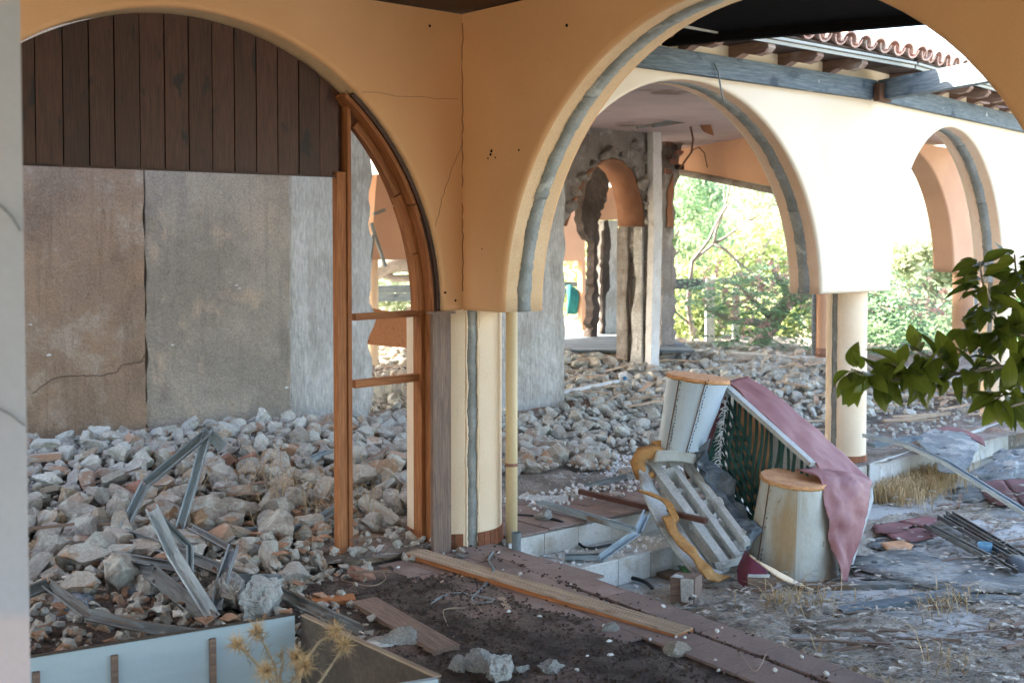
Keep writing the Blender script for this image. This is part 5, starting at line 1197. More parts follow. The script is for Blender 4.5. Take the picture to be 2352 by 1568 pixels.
prof([gz(800, 1212, .03), gz(930, 1208, .03)], 'dark flat profile seen through the pine frame, lower one', 'steel_dark', up=UP, w_=.07)
prof([gz(560, 1240, .12), gz(700, 1252, .06), gz(775, 1250, .05)], 'dark grey profile behind the bright one on the left', 'steel_dark', up=UP)
prof([gz(700, 1065, .3), gz(760, 1040, .3)], 'short pale profile on the right side of the heap', up=UP)
prof([gz(1237, 1158, .05), gz(1456, 1222, .015)], 'long profile lying on the red tiled terrace edge', up=UP, w_=.05)
prof([gd(1481, 1182, 7.35), gd(1462, 1222, 7.15), gz(1376, 1284, -.12)], 'profile hanging down over the white step', up=CAM, w_=.05)
prof([gz(1378, 1284, -.125), gz(1298, 1284, -.125)], 'short profile lying on the white step', up=UP, w_=.05)
prof([gz(1192, 1105, .04), gz(1290, 1075, .05), gz(1335, 1062, .07)], 'blue grey profile behind the drain pipe', up=UP)
prof([gz(1192, 1116, .02), gz(1320, 1120, .02)], 'flat profile on white gravel behind the drain pipe', up=UP)
prof([gz(1345, 1122, .02), gz(1440, 1098, .08), gz(1490, 1090, .12)], 'blue grey profile leading to the foam roll', up=UP)
prof([gz(1192, 1148, .015), gz(1305, 1150, .015)], 'white short profile on the terrace tiles', 'white', up=UP)
prof([gz(1290, 905, .3), gz(1420, 878, .3)], 'thin pale profile in the rubble before the ruined pillar', 'white', up=UP, w_=.03)
prof([gd(1985, 1003, 9.4), gd(2080, 1025, 9.1), gd(2170, 1065, 8.7), gd(2352, 1180, 7.8), gd(2420, 1230, 7.5)], 'long grey pole lying from the terrace down into the court', 'steel', up=UP, w_=.05)
MT['brownrail'] = mat('brown_painted_rail', c(.12, .055, .04), c(.09, .04, .03), 5, WG, fine=.2, bump=.2, rough=.6, var=0)
MB().bar(gz(1332, 1128, .06), gd(1622, 1196, 7.25), .035, .03).build('brown_rail', MT['brownrail'], None, 'brown rail lying from the gravel onto the sofa frame', 'rail')
def board(pts4, th, name, label, m, cat='board', z=0, grp=None): return MB().slab([gz(u, v, z) + V(0, 0, 0) for u, v in pts4], V(0, 0, th), [Vector((p.dot(V(.6, -.8, 0)), p.dot(V(.8, .6, 0)), 0)) for p in [gz(u, v, z) for u, v in pts4]]).build(name, MT[m], None, label, cat, grp, fix=True)
# long reeded moulding
p0, p1 = gz(952, 1262, .05), gz(1575, 1446, .03); dl = (p1 - p0); sd_ = dl.cross(UP).normalized()
mo = thing('reeded_moulding', 'long reeded timber moulding lying over the edge tiles and soil', 'board', V(p0.x, p0.y, 0))
MB().boxf(p0 - sd_ * .055 - V(0, 0, .03), dl, sd_ * .125, V(0, 0, .022)).build('base', MT['orangewood'], mo)
for k in range(5): MB().boxf(p0 - sd_ * (.052 - k * .0245) - V(0, 0, .008), dl, sd_ * .021, V(0, 0, .008 - .001 * k)).build('reed', MT['palewood'], mo)
# short thick plank
a_, b_ = gz(835, 1372, .05), gz(1028, 1482, .05); d_ = b_ - a_; s2 = d_.cross(UP).normalized()
MB().boxf(a_ - s2 * .062 - V(0, 0, .05), d_, s2 * .125, V(0, 0, .045), wob=.003).build('thick_plank', MT['greywood'], None, 'short thick plank lying on the dark soil', 'plank')
board([(690, 1386), (812, 1376), (818, 1390), (735, 1398)], .03, 'plank_offcut', 'brown plank end lying left of the thick plank', 'orangewood', z=.01)
board([(778, 1296), (905, 1270), (945, 1262), (950, 1272), (880, 1288), (790, 1305)], .04, 'broken_plank', 'splintered pale plank at the foot of the pine frame', 'palewood', z=.0)
board([(812, 1290), (935, 1216), (928, 1208), (800, 1283)], .015, 'lath', 'thin lath leaning behind the pine post foot', 'greywood', z=.02)
board([(868, 1278), (905, 1240), (930, 1212), (922, 1206), (890, 1240), (862, 1272)], .03, 'splinter', 'white painted splinter behind the pine frame', 'white', z=.03)
board([(1142, 1378), (1158, 1374), (1176, 1402), (1160, 1404)], .012, 'wood_chip', 'small light wood chip on the dark soil', 'palewood', 'wood chip', .01)
board([(1008, 1338), (1060, 1322), (1068, 1328), (1016, 1346)], .008, 'wood_chip', 'pale grey wood chip left of the cable', 'palewood', 'wood chip', .01)
board([(1100, 1530), (1182, 1528), (1184, 1537), (1100, 1540)], .008, 'wood_chip', 'pale stick just above the front mortar lumps', 'palewood', 'wood chip', .01)
board([(1478, 1312), (1500, 1305), (1600, 1330), (1775, 1385), (1760, 1398), (1590, 1352)], .025, 'court_plank', 'grey plank lying below the sofa frame', 'greywood', z=CT)
board([(1600, 1400), (1640, 1385), (1830, 1420), (1822, 1432)], .02, 'court_plank', 'rotten plank in front of the stacked blocks', 'greywood', z=CT)
board([(1925, 1408), (2260, 1352), (2290, 1362), (1935, 1420)], .04, 'court_batten', 'long grey batten lying in the court litter', 'bluebeam', z=CT)
board([(1790, 1348), (2190, 1342), (2200, 1350), (1800, 1358)], .03, 'court_batten', 'dark flat batten running right from under the sofa', 'steel_dark', z=CT)
board([(2280, 1398), (2310, 1360), (2352, 1358), (2352, 1400), (2310, 1412)], .02, 'white_board', 'pale blue white board at the right edge', 'white', z=CT)
board([(2270, 1440), (2352, 1425), (2360, 1432), (2275, 1452)], .03, 'court_stick', 'short brown stick near the right edge', 'palewood', z=CT)
board([(2310, 1565), (2352, 1545), (2400, 1560), (2352, 1600)], .02, 'white_board', 'white board piece in the bottom right corner', 'white', z=CT)
# stacked blocks and post stubs beside the sofa
MT['peel'] = mat('peeling_white_paint', c(.60, .60, .56), c(.50, .50, .46), 6, fine=.3, bump=.6, rough=.9, var=0, c3=c(.05, .04, .035), s3=9, a3=(.5, .56))
bs = thing('wooden_blocks', 'two dark weathered wooden blocks stacked in front of the sofa', 'blocks', gz(1750, 1375, CT))
o1 = gz(1712, 1372, CT)
MB().boxf(o1, V(.17, -.02, 0), V(.03, .16, 0), V(0, 0, .055), wob=.005).build('block', MT['greywood'], bs); MB().boxf(o1 + V(.015, .0, .057), V(.16, .0, 0), V(.02, .15, 0), V(0, 0, .055), wob=.005).build('block', MT['greywood'], bs)
MB().boxf(o1 + V(.02, .01, .114), V(.12, .0, 0), V(.02, .1, 0), V(0, 0, .004), wob=.006).build('white_patch', MT['peel'], bs)
bs2 = thing('post_stub', 'short black and white painted post stub standing in the court', 'post', gz(1570, 1392, CT))
o1 = gz(1540, 1386, CT)
MB().boxf(o1, V(.12, -.05, 0), V(.05, .09, 0), V(.0, 0, .15), wob=.012).build('stub', MT['greywood'], bs2); MB().boxf(o1 + V(.055, -.03, .02), V(.062, -.024, 0), V(.0, -.004, 0), V(0, 0, .13), wob=.006).build('peeling_paint', MT['peel'], bs2, fix=True)
MB().boxf(o1 + V(.0, .0, .151), V(.12, -.05, 0), V(.05, .09, 0), V(0, 0, .003), wob=.003).build('peeling_paint', MT['peel'], bs2)
# bottles
MT['greenglass'] = mat('green_bottle', c(.03, .14, .03), c(.05, .2, .04), 5, fine=0, bump=0, rough=.1, var=0, spec=.7)
MT['blueglass'] = mat('blue_cup', c(.08, .30, .55), c(.25, .45, .6), 3, fine=0, bump=0, rough=.2, var=0, trans=.4)
a_, b_ = gz(1560, 1300, CT + .035), gz(1592, 1318, CT + .035); d_ = (b_ - a_).normalized()
MB().tube([a_, a_ + d_ * .03, a_ + d_ * .05, a_ + d_ * .1, a_ + d_ * .2, a_ + d_ * .21], [.011, .013, .016, .031, .033, .028], 14).build('green_bottle', MT['greenglass'], None, 'green bottle lying behind the post stub', 'bottle')
a_ = gz(2262, 1278, CT)
MB().tube([a_, a_ + V(0, 0, .01), a_ + V(0, 0, .09)], [.036, .038, .045], 16, cap=False).build('blue_cup', MT['blueglass'], None, 'blue tinted plastic cup in the court litter', 'cup')
# socket box
sk = thing('socket_box', 'small white box with a blue disc lying by the ruined pillar', 'box', gd(1434, 880, 12.6))
o1 = gd(1424, 880, 12.6); MB().boxf(o1, V(.085, -.0, .02), V(.0, .06, 0), V(-.015, 0, .10)).build('box', MT['white'], sk)
MB().tube([gd(1435, 869, 12.59), gd(1435, 869, 12.57)], .022, 16).build('disc', MT['blueglass'], sk)
# cables, hoses
def hose(pts, r, m, label, name='cable', cat='cable'):
    pts = [Vector(p) for p in pts]; out_ = []
    for i in range(len(pts) - 1):
        a_, b_, c_, d_ = pts[max(i - 1, 0)], pts[i], pts[i + 1], pts[min(i + 2, len(pts) - 1)]
        for k in range(8):
            t = k / 8; out_.append(.5 * ((2 * b_) + (c_ - a_) * t + (2 * a_ - 5 * b_ + 4 * c_ - d_) * t * t + (3 * b_ - a_ - 3 * c_ + d_) * t ** 3))
    MB().tube(out_ + [pts[-1]], r, 7).build(name, MT[m], None, label, cat)
hose([gz(1132, 1266, .03), gz(1122, 1285, .02), gz(1133, 1305, .05), gz(1128, 1325, .02), gz(1108, 1350, .02), gz(1085, 1372, .02), gz(1092, 1385, .02), gz(1128, 1382, .02), gz(1132, 1376, .02), gz(1100, 1370, .02), gz(1050, 1362, .02), gz(1000, 1378, .02), gz(985, 1405, .01)], .007, 'greytube', 'grey cable looping on the dark soil')
hose([gz(1185, 1182, .02), gz(1240, 1186, .02), gz(1290, 1198, .02), gz(1316, 1225, -.08), gz(1335, 1252, -.12), gz(1360, 1258, -.125), gz(1405, 1250, -.12)], .009, 'blacktube', 'black cable falling over the tiled step')
hose([gz(1375, 1352, CT + .02), gz(1400, 1332, CT + .03), gz(1440, 1325, CT + .03), gz(1480, 1335, CT + .02), gz(1500, 1352, CT + .02)], .012, 'blacktube', 'black hose hoop on the court floor')
hose([gz(1000, 1385, .01), gz(1060, 1375, .02), gz(1105, 1400, .02), gz(1090, 1440, .01), gz(1040, 1462, .02)], .0022, 'palewood', 'thin pale wire curl on the dark soil', 'wire', 'wire')
hose([gz(1070, 1395, .02), gz(1020, 1400, .04), gz(1030, 1440, .02), gz(1035, 1465, .01)], .002, 'palewood', 'hair thin wire beside the pale curl', 'wire', 'wire')
hose([gz(780, 1330, .02), gz(850, 1345, .03), gz(885, 1330, .02), gz(880, 1315, .02)], .002, 'palewood', 'thin straw coloured wire near the pine post', 'wire', 'wire')
hose([gz(1640, 1440, CT + .06), gz(1700, 1500, .02), gz(1735, 1540, .03), gz(1760, 1500, .05)], .002, 'palewood', 'pale wire over the edge tiles in front', 'wire', 'wire')
# paper plates
for k, (u, v) in enumerate(((860, 1466), (882, 1478))):
    p = gz(u, v, .004 + .012 * k); MB().tube([p, p + V(0, 0, .003), p + V(0, 0, .012)], [.045, .055, .075], 24, cap=True).build('paper_plate', MT['white'], None, ('crumpled white paper plate beside the trough corner', 'second white paper plate partly under the stone')[k], 'plate')

# ---------------------------------------------------------------- trough in the foreground
MT['panel'] = mat('pale_blue_white_panel', c(.45, .57, .62), c(.41, .52, .57), 2, (1, 6, 6), fine=.06, bump=.05, rough=.45, var=0, c3=c(.35, .35, .33), s3=2.4, a3=(.64, .8), spec=.5)
MT['paneledge'] = mat('shade_browned_chipboard', c(.075, .062, .052), c(.10, .085, .07), 6, fine=.3, bump=.2, rough=.8, var=0)  # the side panel's shade is put into this dark brown; one rim shares it
tr = thing('white_trough', 'open pale blue white box panel set with shade-darkened brown side board in the foreground', 'box', gz(675, 1500, 0))
c0 = gz(677, 1413, .35); l0 = gz(40, 1516, .35); r0 = gz(985, 1556, .35)
c0 = V(c0.x, c0.y, 0); l0 = V(l0.x, l0.y, 0); r0 = V(r0.x, r0.y, 0); dlf = (l0 - c0); l0 = c0 + dlf * 1.6
bn = dlf.cross(UP).normalized(); bn = bn if bn.y > 0 else -bn
MB().boxf(c0, l0 - c0, bn * .018, V(0, 0, .35)).build('back_panel', MT['panel'], tr, fix=True)
MB().boxf(c0 + bn * .0 + V(0, 0, .351), l0 - c0, bn * .02, V(0, 0, .004)).build('rim_trim', MT['paneledge'], tr, fix=True)
rn = (r0 - c0).cross(UP).normalized(); rn = rn if rn.x > 0 else -rn
MB().boxf(c0 + V(.02, .01, 0), (r0 - c0), rn * .02, V(0, 0, .345)).build('side_panel', MT['paneledge'], tr, fix=True)
MB().boxf(c0 + V(.02, .01, .346), (r0 - c0), rn * .022, V(0, 0, .005)).build('rim_trim', MT['palewood'], tr, fix=True)
r1_ = r0 + V(.02, .01, 0)
MB().boxf(r1_ + V(0, 0, .30), V(-.62, -.30, 0), V(.01, -.02, 0), V(0, 0, .05)).build('front_edge', MT['panel'], tr, fix=True)
for u, v in ((82, 1540), (262, 1502), (487, 1464)):
    n_ = bn; p = gpl(u, v, n_, c0 - bn * .002); p.z = 0; a2 = dlf.normalized()
    zt = gpl(u, v, n_, c0).z
    MB().boxf(p - a2 * .011 - bn * .014, a2 * .022, bn * .014, V(0, 0, zt)).build('batten', MT['greywood'], tr, fix=True)
MB().slab([c0, l0, l0 + V(.5, -1.4, 0), r0 + V(-.3, -.5, 0), r0], V(0, 0, .012)).build('base_sheet', MT['panel'], tr, fix=True)
# dry thistle
MT['straw'] = mat('dry_straw', c(.62, .46, .26), c(.48, .34, .18), 6, fine=.2, bump=0, rough=.9, var=.3)
MT['straw2'] = mat('pale_dry_stem', c(.42, .35, .24), c(.32, .26, .18), 6, fine=.2, bump=0, rough=.9, var=.2)
th = thing('dry_thistle', 'dry straw coloured thistle with spiky heads in front of the trough', 'plant', gz(650, 1700, 0))
stems = MB(); heads = []
root_ = gd(655, 1640, 3.45); tips = [(590, 1450, 3.4), (545, 1480, 3.35), (680, 1510, 3.42), (770, 1450, 3.5), (790, 1480, 3.45), (700, 1530, 3.3), (610, 1540, 3.3), (645, 1500, 3.5)]
for t in tips:
    p = gd(*t); md = root_.lerp(p, .5) + V(random.uniform(-.03, .03), 0, random.uniform(-.01, .03)); pth = [root_, root_.lerp(md, .6) + V(0, 0, .0), md, md.lerp(p, .6) + V(random.uniform(-.01, .01), 0, .01), p]; stems.tube(pth, [.006, .005, .0045, .0035, .0025], 6)
    for k in range(26):
        b_ = pth[random.choice((1, 2, 3))].lerp(pth[-1], random.random()); d_ = V(random.gauss(0, 1), random.gauss(0, 1), random.gauss(.3, 1)).normalized(); stems.tube([b_, b_ + d_ * .012, b_ + d_ * .03 + V(0, 0, .004)], [.0018, .0012, .0003], 3)
stems.build('stems', MT['straw2'], th)
for t in tips[:7]:
    p = gd(*t); mb = MB()
    for k in range(170):
        d_ = V(random.gauss(0, 1), random.gauss(0, 1), random.gauss(.2, 1)).normalized(); L_ = random.uniform(.02, .055); s_ = (Matrix.Rotation(random.random() * 6, 3, d_) @ d_.orthogonal()) * .0011
        mb.add([p + d_ * .006 - s_, p + d_ * .006 + s_, p + d_ * L_ + V(0, 0, random.uniform(-.01, .01))], [(0, 1, 2)])
    mb.build('flower_head', MT['straw'], th)

# ---------------------------------------------------------------- soil, berries, litter
mb = MB(); N1, N2 = 110, 110; vs = []; fs = []
so_, su_, sv_ = gz(760, 1300, 0), None, None
def soilmask(P):
    k = (P - SL0).dot(EN); e = (P - SL0).dot(E)
    n_ = noise.fractal(P * 1.6, .6, 2, 4)
    edge = .43 + .14 * n_ if e < 1.3 else .40 + .10 * n_
    m1 = sst(k, edge, edge + .16)
    m2 = sst(e, -.30 + .22 * noise.noise(P * 2.1), .02) if k < 1.6 else 1
    j = abs(k - .385) < .02 and e > .2
    return m1 * m2
for j in range(N2 + 1):
    for i in range(N1 + 1):
        P = SL0 + E * (-1.4 + 6 * j / N2) + EN * (.3 + 3.4 * i / N1); m_ = soilmask(P)
        vs.append(V(P.x, P.y, -.012 + .034 * m_ + (.010 * noise.fractal(P * 9, .6, 2, 4) if m_ > 0 else 0)))
for j in range(N2):
    for i in range(N1): fs.append((j * (N1 + 1) + i, j * (N1 + 1) + i + 1, (j + 1) * (N1 + 1) + i + 1, (j + 1) * (N1 + 1) + i))
mb.add(vs, fs, None, 0, True); stuff(mb, 'soil_layer', MT['soil'], 'dark crumbly soil spread over the walkway tiles', 'soil')
MT['berry'] = mat('dried_dark_berries', c(.045, .032, .028), c(.09, .06, .045), 9, fine=0, bump=0, rough=.8, var=.4)
octa = [([V(1, 0, 0), V(-1, 0, 0), V(0, 1, 0), V(0, -1, 0), V(0, 0, 1), V(0, 0, -1)], [(0, 2, 4), (2, 1, 4), (1, 3, 4), (3, 0, 4), (2, 0, 5), (1, 2, 5), (3, 1, 5), (0, 3, 5)])]
def fberry():
    P = SL0 + E * random.uniform(-1.3, 4.2) + EN * random.uniform(-.02, 3.0); m_ = soilmask(P)
    k = (P - SL0).dot(EN)
    if m_ < .5 and not (abs(k - .185) < .03) and random.random() > .045 + .1 * m_: return None
    return V(P.x, P.y, max(.012, -.012 + .034 * m_))
mb = MB(); scatter(mb, 15000, fberry, .0035, .009, .4, tinyv[:2]); stuff(mb, 'dried_berries', MT['berry'], 'small dark dried berries strewn over soil and tiles', 'berries')
MT['crumb'] = mat('soil_crumb', c(.16, .12, .09), c(.10, .075, .06), 9, fine=.3, bump=0, rough=.95, var=.5)
def fcr():
    P = SL0 + E * random.uniform(-1.0, 4.2) + EN * random.uniform(.3, 3.0); m_ = soilmask(P)
    return V(P.x, P.y, .014) if m_ > .6 else None
mb = MB(); scatter(mb, 9000, fcr, .004, .011, .3, octa); stuff(mb, 'soil_crumbs', MT['crumb'], 'brown earth crumbs scattered over the soil', 'soil')
mb = MB()
def fwh():
    P = SL0 + E * random.uniform(-1.4, 4.2) + EN * random.uniform(.0, 3.4); return V(P.x, P.y, .016)
scatter(mb, 200, fwh, .006, .016, .4); 
def fgr():
    q, p = random.gauss(2.0, .75), random.gauss(1.15, .36); 
    if q < .4 or p < .35 or q > 4.2: return None
    return W(q, p, .02 + .02 * random.random())
scatter(mb, 3800, fgr, .006, .017, .4, octa)
for _ in range(420):
    q = random.uniform(.34, 2.2); p = random.uniform(-.33, -.03) if random.random() < .75 else random.uniform(-.6, -.4)
    s_ = random.uniform(.003, .011) * (1.8 if random.random() < .1 else 1); vv, ff = random.choice(tinyv); m_ = rot(); P = W(q, p, (-.135 if p > -.34 else CT) + s_ * .4); mb.add([P + m_ @ (x * s_) for x in vv], ff, [x * s_ for x in vv])
stuff(mb, 'white_gravel', MT['white'], 'white plaster crumbs strewn over the terrace', 'gravel')
# court litter bed
mb = MB(); N1, N2 = 150, 120; vs = []; fs = []
CO = gz(1300, 1330, CT)
for j in range(N2 + 1):
    for i in range(N1 + 1):
        P = V(.3 + 6.2 * i / N1, 3.6 + 6.6 * j / N2, 0); q, p = qp(P); k = (P - SL0).dot(EN)
        n_ = noise.fractal(P * 1.1 + V(3, 0, 0), .6, 2, 4); n2 = noise.fractal(V(P.x * 5, P.y * 9, 2), .6, 2, 4)
        m_ = sst(n_ + .30 - .55 * sst(p, -2.2, -.6) , -.08, .14)
        if p > -.42 and q < 3.9: m_ *= sst(-p, .36, .5)
        h = CT - .012 + .040 * m_ + .014 * n2 * m_
        h += .14 * (1 - sst(-k, .02, .5)) * sst((P - SL0).dot(E), .6, 2.2)
        if k > -.02 or p > -.01 and q < 4.0: h = CT - .03
        gg = P - G; 
        if gg.dot(Cn) > -.02 and q > 3.9: h = CT - .03
        vs.append(V(P.x, P.y, h))
for j in range(N2):
    for i in range(N1): fs.append((j * (N1 + 1) + i, j * (N1 + 1) + i + 1, (j + 1) * (N1 + 1) + i + 1, (j + 1) * (N1 + 1) + i))
mb.add(vs, fs, None, 0, True); stuff(mb, 'court_litter', MT['courtdust'], 'grey fibrous litter covering the court floor', 'litter')
LV = {(i, j): vs[j * (N1 + 1) + i].z for j in range(N2 + 1) for i in range(N1 + 1)}
def ch_(P):
    i = int(round((P.x - .3) / 6.2 * N1)); j = int(round((P.y - 3.6) / 6.6 * N2)); return LV.get((i, j), CT)
MT['bark_bit'] = mat('shredded_grey_bark', c(.44, .41, .36), c(.25, .22, .19), 6, (1, 8, 8), fine=.3, bump=0, rough=.95, var=.45)
mb = MB()
for _ in range(17000):
    P = V(random.uniform(.6, 5.6), random.uniform(4.0, 9.6), 0); q, p = qp(P); k = (P - SL0).dot(EN)
    if k > -.03 or (p > -.42 and q < 3.95) or (P - G).dot(Cn) > -.03: continue
    if p > -1.0 and random.random() > .35: continue
    z = max(ch_(P), CT) + .004; az = random.gauss(.25, .5) + (math.pi if random.random() < .5 else 0); L_ = random.uniform(.015, .085) * (2.2 if random.random() < .06 else 1); w_ = random.uniform(.002, .011)
    d_ = V(math.cos(az), math.sin(az), random.uniform(-.12, .15)); s_ = V(-math.sin(az), math.cos(az), random.uniform(-.3, .3)) * w_; P.z = z + random.uniform(0, .012) + (.05 if random.random() < .2 else 0)
    mb.add([P - s_, P + d_ * L_ * .5 - s_ + V(0, 0, .004), P + d_ * L_, P + d_ * L_ * .5 + s_ + V(0, 0, .004), P + s_], [(0, 1, 2, 3, 4)])
stuff(mb, 'shredded_bark', MT['bark_bit'], 'shredded grey palm bark strewn over the court', 'litter')
MT['palechip'] = mat('pale_litter_chip', c(.54, .51, .45), c(.38, .34, .28), 6, fine=.2, bump=0, rough=.9, var=.3)
mb = MB()
for _ in range(1900):
    P = V(random.uniform(.6, 6), random.uniform(4.2, 10), 0); q, p = qp(P); k = (P - SL0).dot(EN)
    if k > -.03 or (p > -.36 and q < 3.95) or (P - G).dot(Cn) > -.03: continue
    s = random.uniform(.006, .035); P.z = max(ch_(P), CT) + (.01 if random.random() < .7 else .062); pts = [P + V(math.cos(t) * s * random.uniform(.5, 1.2), math.sin(t) * s * random.uniform(.4, 1), random.uniform(-.005, .008)) for t in [i * 2 * math.pi / 5 for i in range(5)]]; mb.slab(pts, V(0, 0, .004))
stuff(mb, 'litter_chips', MT['palechip'], 'pale chips and flakes strewn over the court', 'litter')
# roofing felt and shingle scraps
MT['felt'] = mat('grey_roofing_felt', c(.27, .29, .285), c(.19, .205, .205), 3, (1, 3.5, 1), fine=.5, fsc=30, bump=1, bsc=22, bdist=.02, rough=.95, var=.12, c3=c(.42, .42, .39), s3=4, a3=(.5, .62), c4=c(.08, .08, .075), s4=7, a4=(.62, .68))
MT['shingle'] = mat('rose_red_roof_shingle', c(.27, .13, .125), c(.20, .10, .10), 4, fine=.35, fsc=120, bump=.4, rough=.95, var=.12)
def sheet(pts, label, m='felt', z=CT + .04, th=.008, wav=.02, name='felt_sheet', cat='roofing felt', grp='roofing felt sheets on the court floor', jag=.012):
    P_ = [gz(u, v, z) for u, v in pts]; out_ = []
    for a_, b_ in zip(P_, P_[1:] + P_[:1]):
        n_ = max(1, int((b_ - a_).length / .06))
        for i in range(n_): p = a_.lerp(b_, i / n_); out_.append(p + V(random.uniform(-jag, jag), random.uniform(-jag, jag), noise.noise(p * 3) * wav))
    ctr = sum(out_, Vector()) / len(out_); rings = [out_] + [[p.lerp(ctr, k) + V(0, 0, noise.noise(p.lerp(ctr, k) * 4) * wav + wav * .5) for p in out_] for k in (.25, .5, .75)]
    n_ = len(out_); vs = [p for r in rings for p in r] + [ctr + V(0, 0, wav * .4)]; fs = []
    for r_ in range(3):
        for i in range(n_): fs.append((r_ * n_ + i, r_ * n_ + (i + 1) % n_, (r_ + 1) * n_ + (i + 1) % n_, (r_ + 1) * n_ + i))
    for i in range(n_): fs.append((3 * n_ + i, 3 * n_ + (i + 1) % n_, 4 * n_))
    b = len(vs); vs2 = vs + [p - V(0, 0, th) for p in vs]; fs2 = fs + [tuple(b + x for x in f[::-1]) for f in fs] + [((i + 1) % n_, i, b + i, b + (i + 1) % n_) for i in range(n_)]
    MB().add(vs2, fs2, None, None, True).build(name, MT[m], None, label, cat, grp, fix=True)
sheet([(1960, 1275), (2080, 1262), (2230, 1280), (2420, 1300), (2420, 1370), (2180, 1352), (2120, 1340), (2010, 1318), (1955, 1305)], 'large grey felt sheet spreading right from the sofa')
sheet([(1960, 1300), (2040, 1312), (2200, 1335), (2110, 1345), (1965, 1322)], 'narrow felt strip under the front edge of the large sheet', z=CT + .02)
sheet([(2200, 1360), (2352, 1375), (2420, 1400), (2352, 1392), (2210, 1375)], 'thin felt strip at the right edge below the large sheet', z=CT + .03)
sheet([(2010, 1235), (2120, 1222), (2150, 1240), (2060, 1262), (1985, 1258)], 'small felt piece above the large sheet', z=CT + .02)
sheet([(2200, 1120), (2300, 1110), (2310, 1140), (2230, 1150), (2170, 1140)], 'weathered felt patch near the long pole', z=CT + .02)
SG = 'rose red shingle pieces on the court floor'
sheet([(2005, 1205), (2060, 1196), (2100, 1205), (2075, 1222), (2010, 1224)], 'rose red shingle right of the hanging flap', 'shingle', CT + .05, .006, .015, 'shingle', 'shingle', SG)
sheet([(2060, 1196), (2130, 1185), (2158, 1192), (2130, 1212), (2100, 1206)], 'rose red shingle overlapping its left neighbour', 'shingle', CT + .055, .006, .015, 'shingle', 'shingle', SG)
sheet([(2030, 1224), (2120, 1212), (2160, 1228), (2100, 1242), (2050, 1238)], 'rose red shingle nearest the sofa in the lower row', 'shingle', CT + .04, .006, .015, 'shingle', 'shingle', SG)
for k, pts in enumerate(([(2240, 1105), (2300, 1098), (2322, 1130), (2262, 1138)], [(2304, 1100), (2360, 1095), (2390, 1128), (2325, 1130)], [(2262, 1140), (2325, 1134), (2345, 1160), (2285, 1160)], [(2326, 1134), (2390, 1132), (2420, 1165), (2348, 1160)])):
    sheet(pts, ['rose red shingle beside the long pole, upper left of four', 'rose red shingle beside the long pole, upper right of four', 'rose red shingle beside the long pole, lower left of four', 'rose red shingle beside the long pole, lower right of four'][k], 'shingle', CT + .03, .006, .012, 'shingle', 'shingle', SG, .006)
sheet([(2020, 1245), (2075, 1240), (2098, 1250), (2092, 1262), (2040, 1264)], 'small orange tile scrap on the court floor', 'ply', CT + .04, .01, .005, 'orange_scrap', 'scrap', None, .004)
# draped dark cloth over the terrace edge
cloth([[(2112, 1000, 10.4), (2150, 985, 10.8), (2200, 992, 10.7), (2245, 1005, 10.6)], [(2115, 1025, 9.9), (2160, 1022, 10.0), (2205, 1025, 10.0), (2245, 1030, 10.1)], [(2150, 1050, 9.75), (2175, 1055, 9.7), (2205, 1055, 9.7), (2235, 1050, 9.8)], [(2158, 1082, 9.6), (2182, 1088, 9.55), (2210, 1086, 9.55), (2222, 1080, 9.6)]], 'draped_felt', 'felt', None, .01, .03, 7, 2, label='grey felt draped over the far terrace edge', cat='roofing felt')
cloth([[(2120, 998, 10.5), (2165, 982, 10.9), (2215, 990, 10.8), (2258, 1008, 10.5)], [(2128, 1004, 10.38), (2168, 992, 10.7), (2215, 1000, 10.6), (2262, 1026, 10.2)]], 'shingle', 'shingle', None, .01, .015, 7, 3, label='rose shingle strip on top of the draped felt', cat='shingle', group=SG)
cloth([[(2225, 1085, 9.2), (2270, 1060, 9.5), (2300, 1030, 9.9), (2345, 1030, 9.9), (2420, 1040, 9.8)], [(2230, 1092, 9.1), (2285, 1080, 9.2), (2325, 1062, 9.3), (2352, 1070, 9.3), (2420, 1075, 9.2)], [(2270, 1100, 8.95), (2310, 1102, 8.9), (2345, 1100, 8.95), (2380, 1102, 8.9), (2420, 1105, 8.9)]], 'crumpled_felt', 'felt', None, .01, .10, 8, 4, label='crumpled grey felt heap at the right edge', cat='roofing felt')
# dark rails bundle
DR = 'dark rails lying in the court'
for k, (a_, b_) in enumerate((((2160, 1190), (2352, 1300)), ((2180, 1182), (2370, 1295)), ((2130, 1212), (2330, 1318)), ((2150, 1222), (2300, 1300)))):
    prof([gz(*a_, CT + .05 + .01 * k), gz(*b_, CT + .04 + .01 * k)], ['upper dark rail of the bundle in the court', 'dark rail beside the upper one of the bundle', 'lowest dark rail of the bundle in the court', 'short dark rail inside the bundle in the court'][k], 'steel_dark', UP, .05, .03)
sheet([(2300, 1305), (2340, 1285), (2400, 1290), (2400, 1312), (2352, 1318)], 'crumpled black plastic at the end of the dark rails', 'blacktube', CT + .05, .01, .08, 'black_plastic', 'plastic', None)
for k, (a_, b_, lab) in enumerate((((2033, 968), (2178, 948), 'pale cream pole lying on the terrace behind the slim column'), ((1640, 885), (1740, 905), 'white slender board in the rubble left of the slim column'), ((1700, 862), (1890, 850), 'long pale board before the outer kerb, upper'), ((1720, 878), (1890, 872), 'long pale board before the outer kerb, lower'), ((2000, 1022), (2110, 1004), 'thin grey strip on the terrace behind the draped felt'))):
    MB().bar(gz(*a_, .10 if k else .05), gz(*b_, .12 if k else .05), .09 if k else .06, .03).build('long_board', MT['palewood' if k == 0 else ('bluebeam' if k == 4 else 'white')], None, lab, 'board')
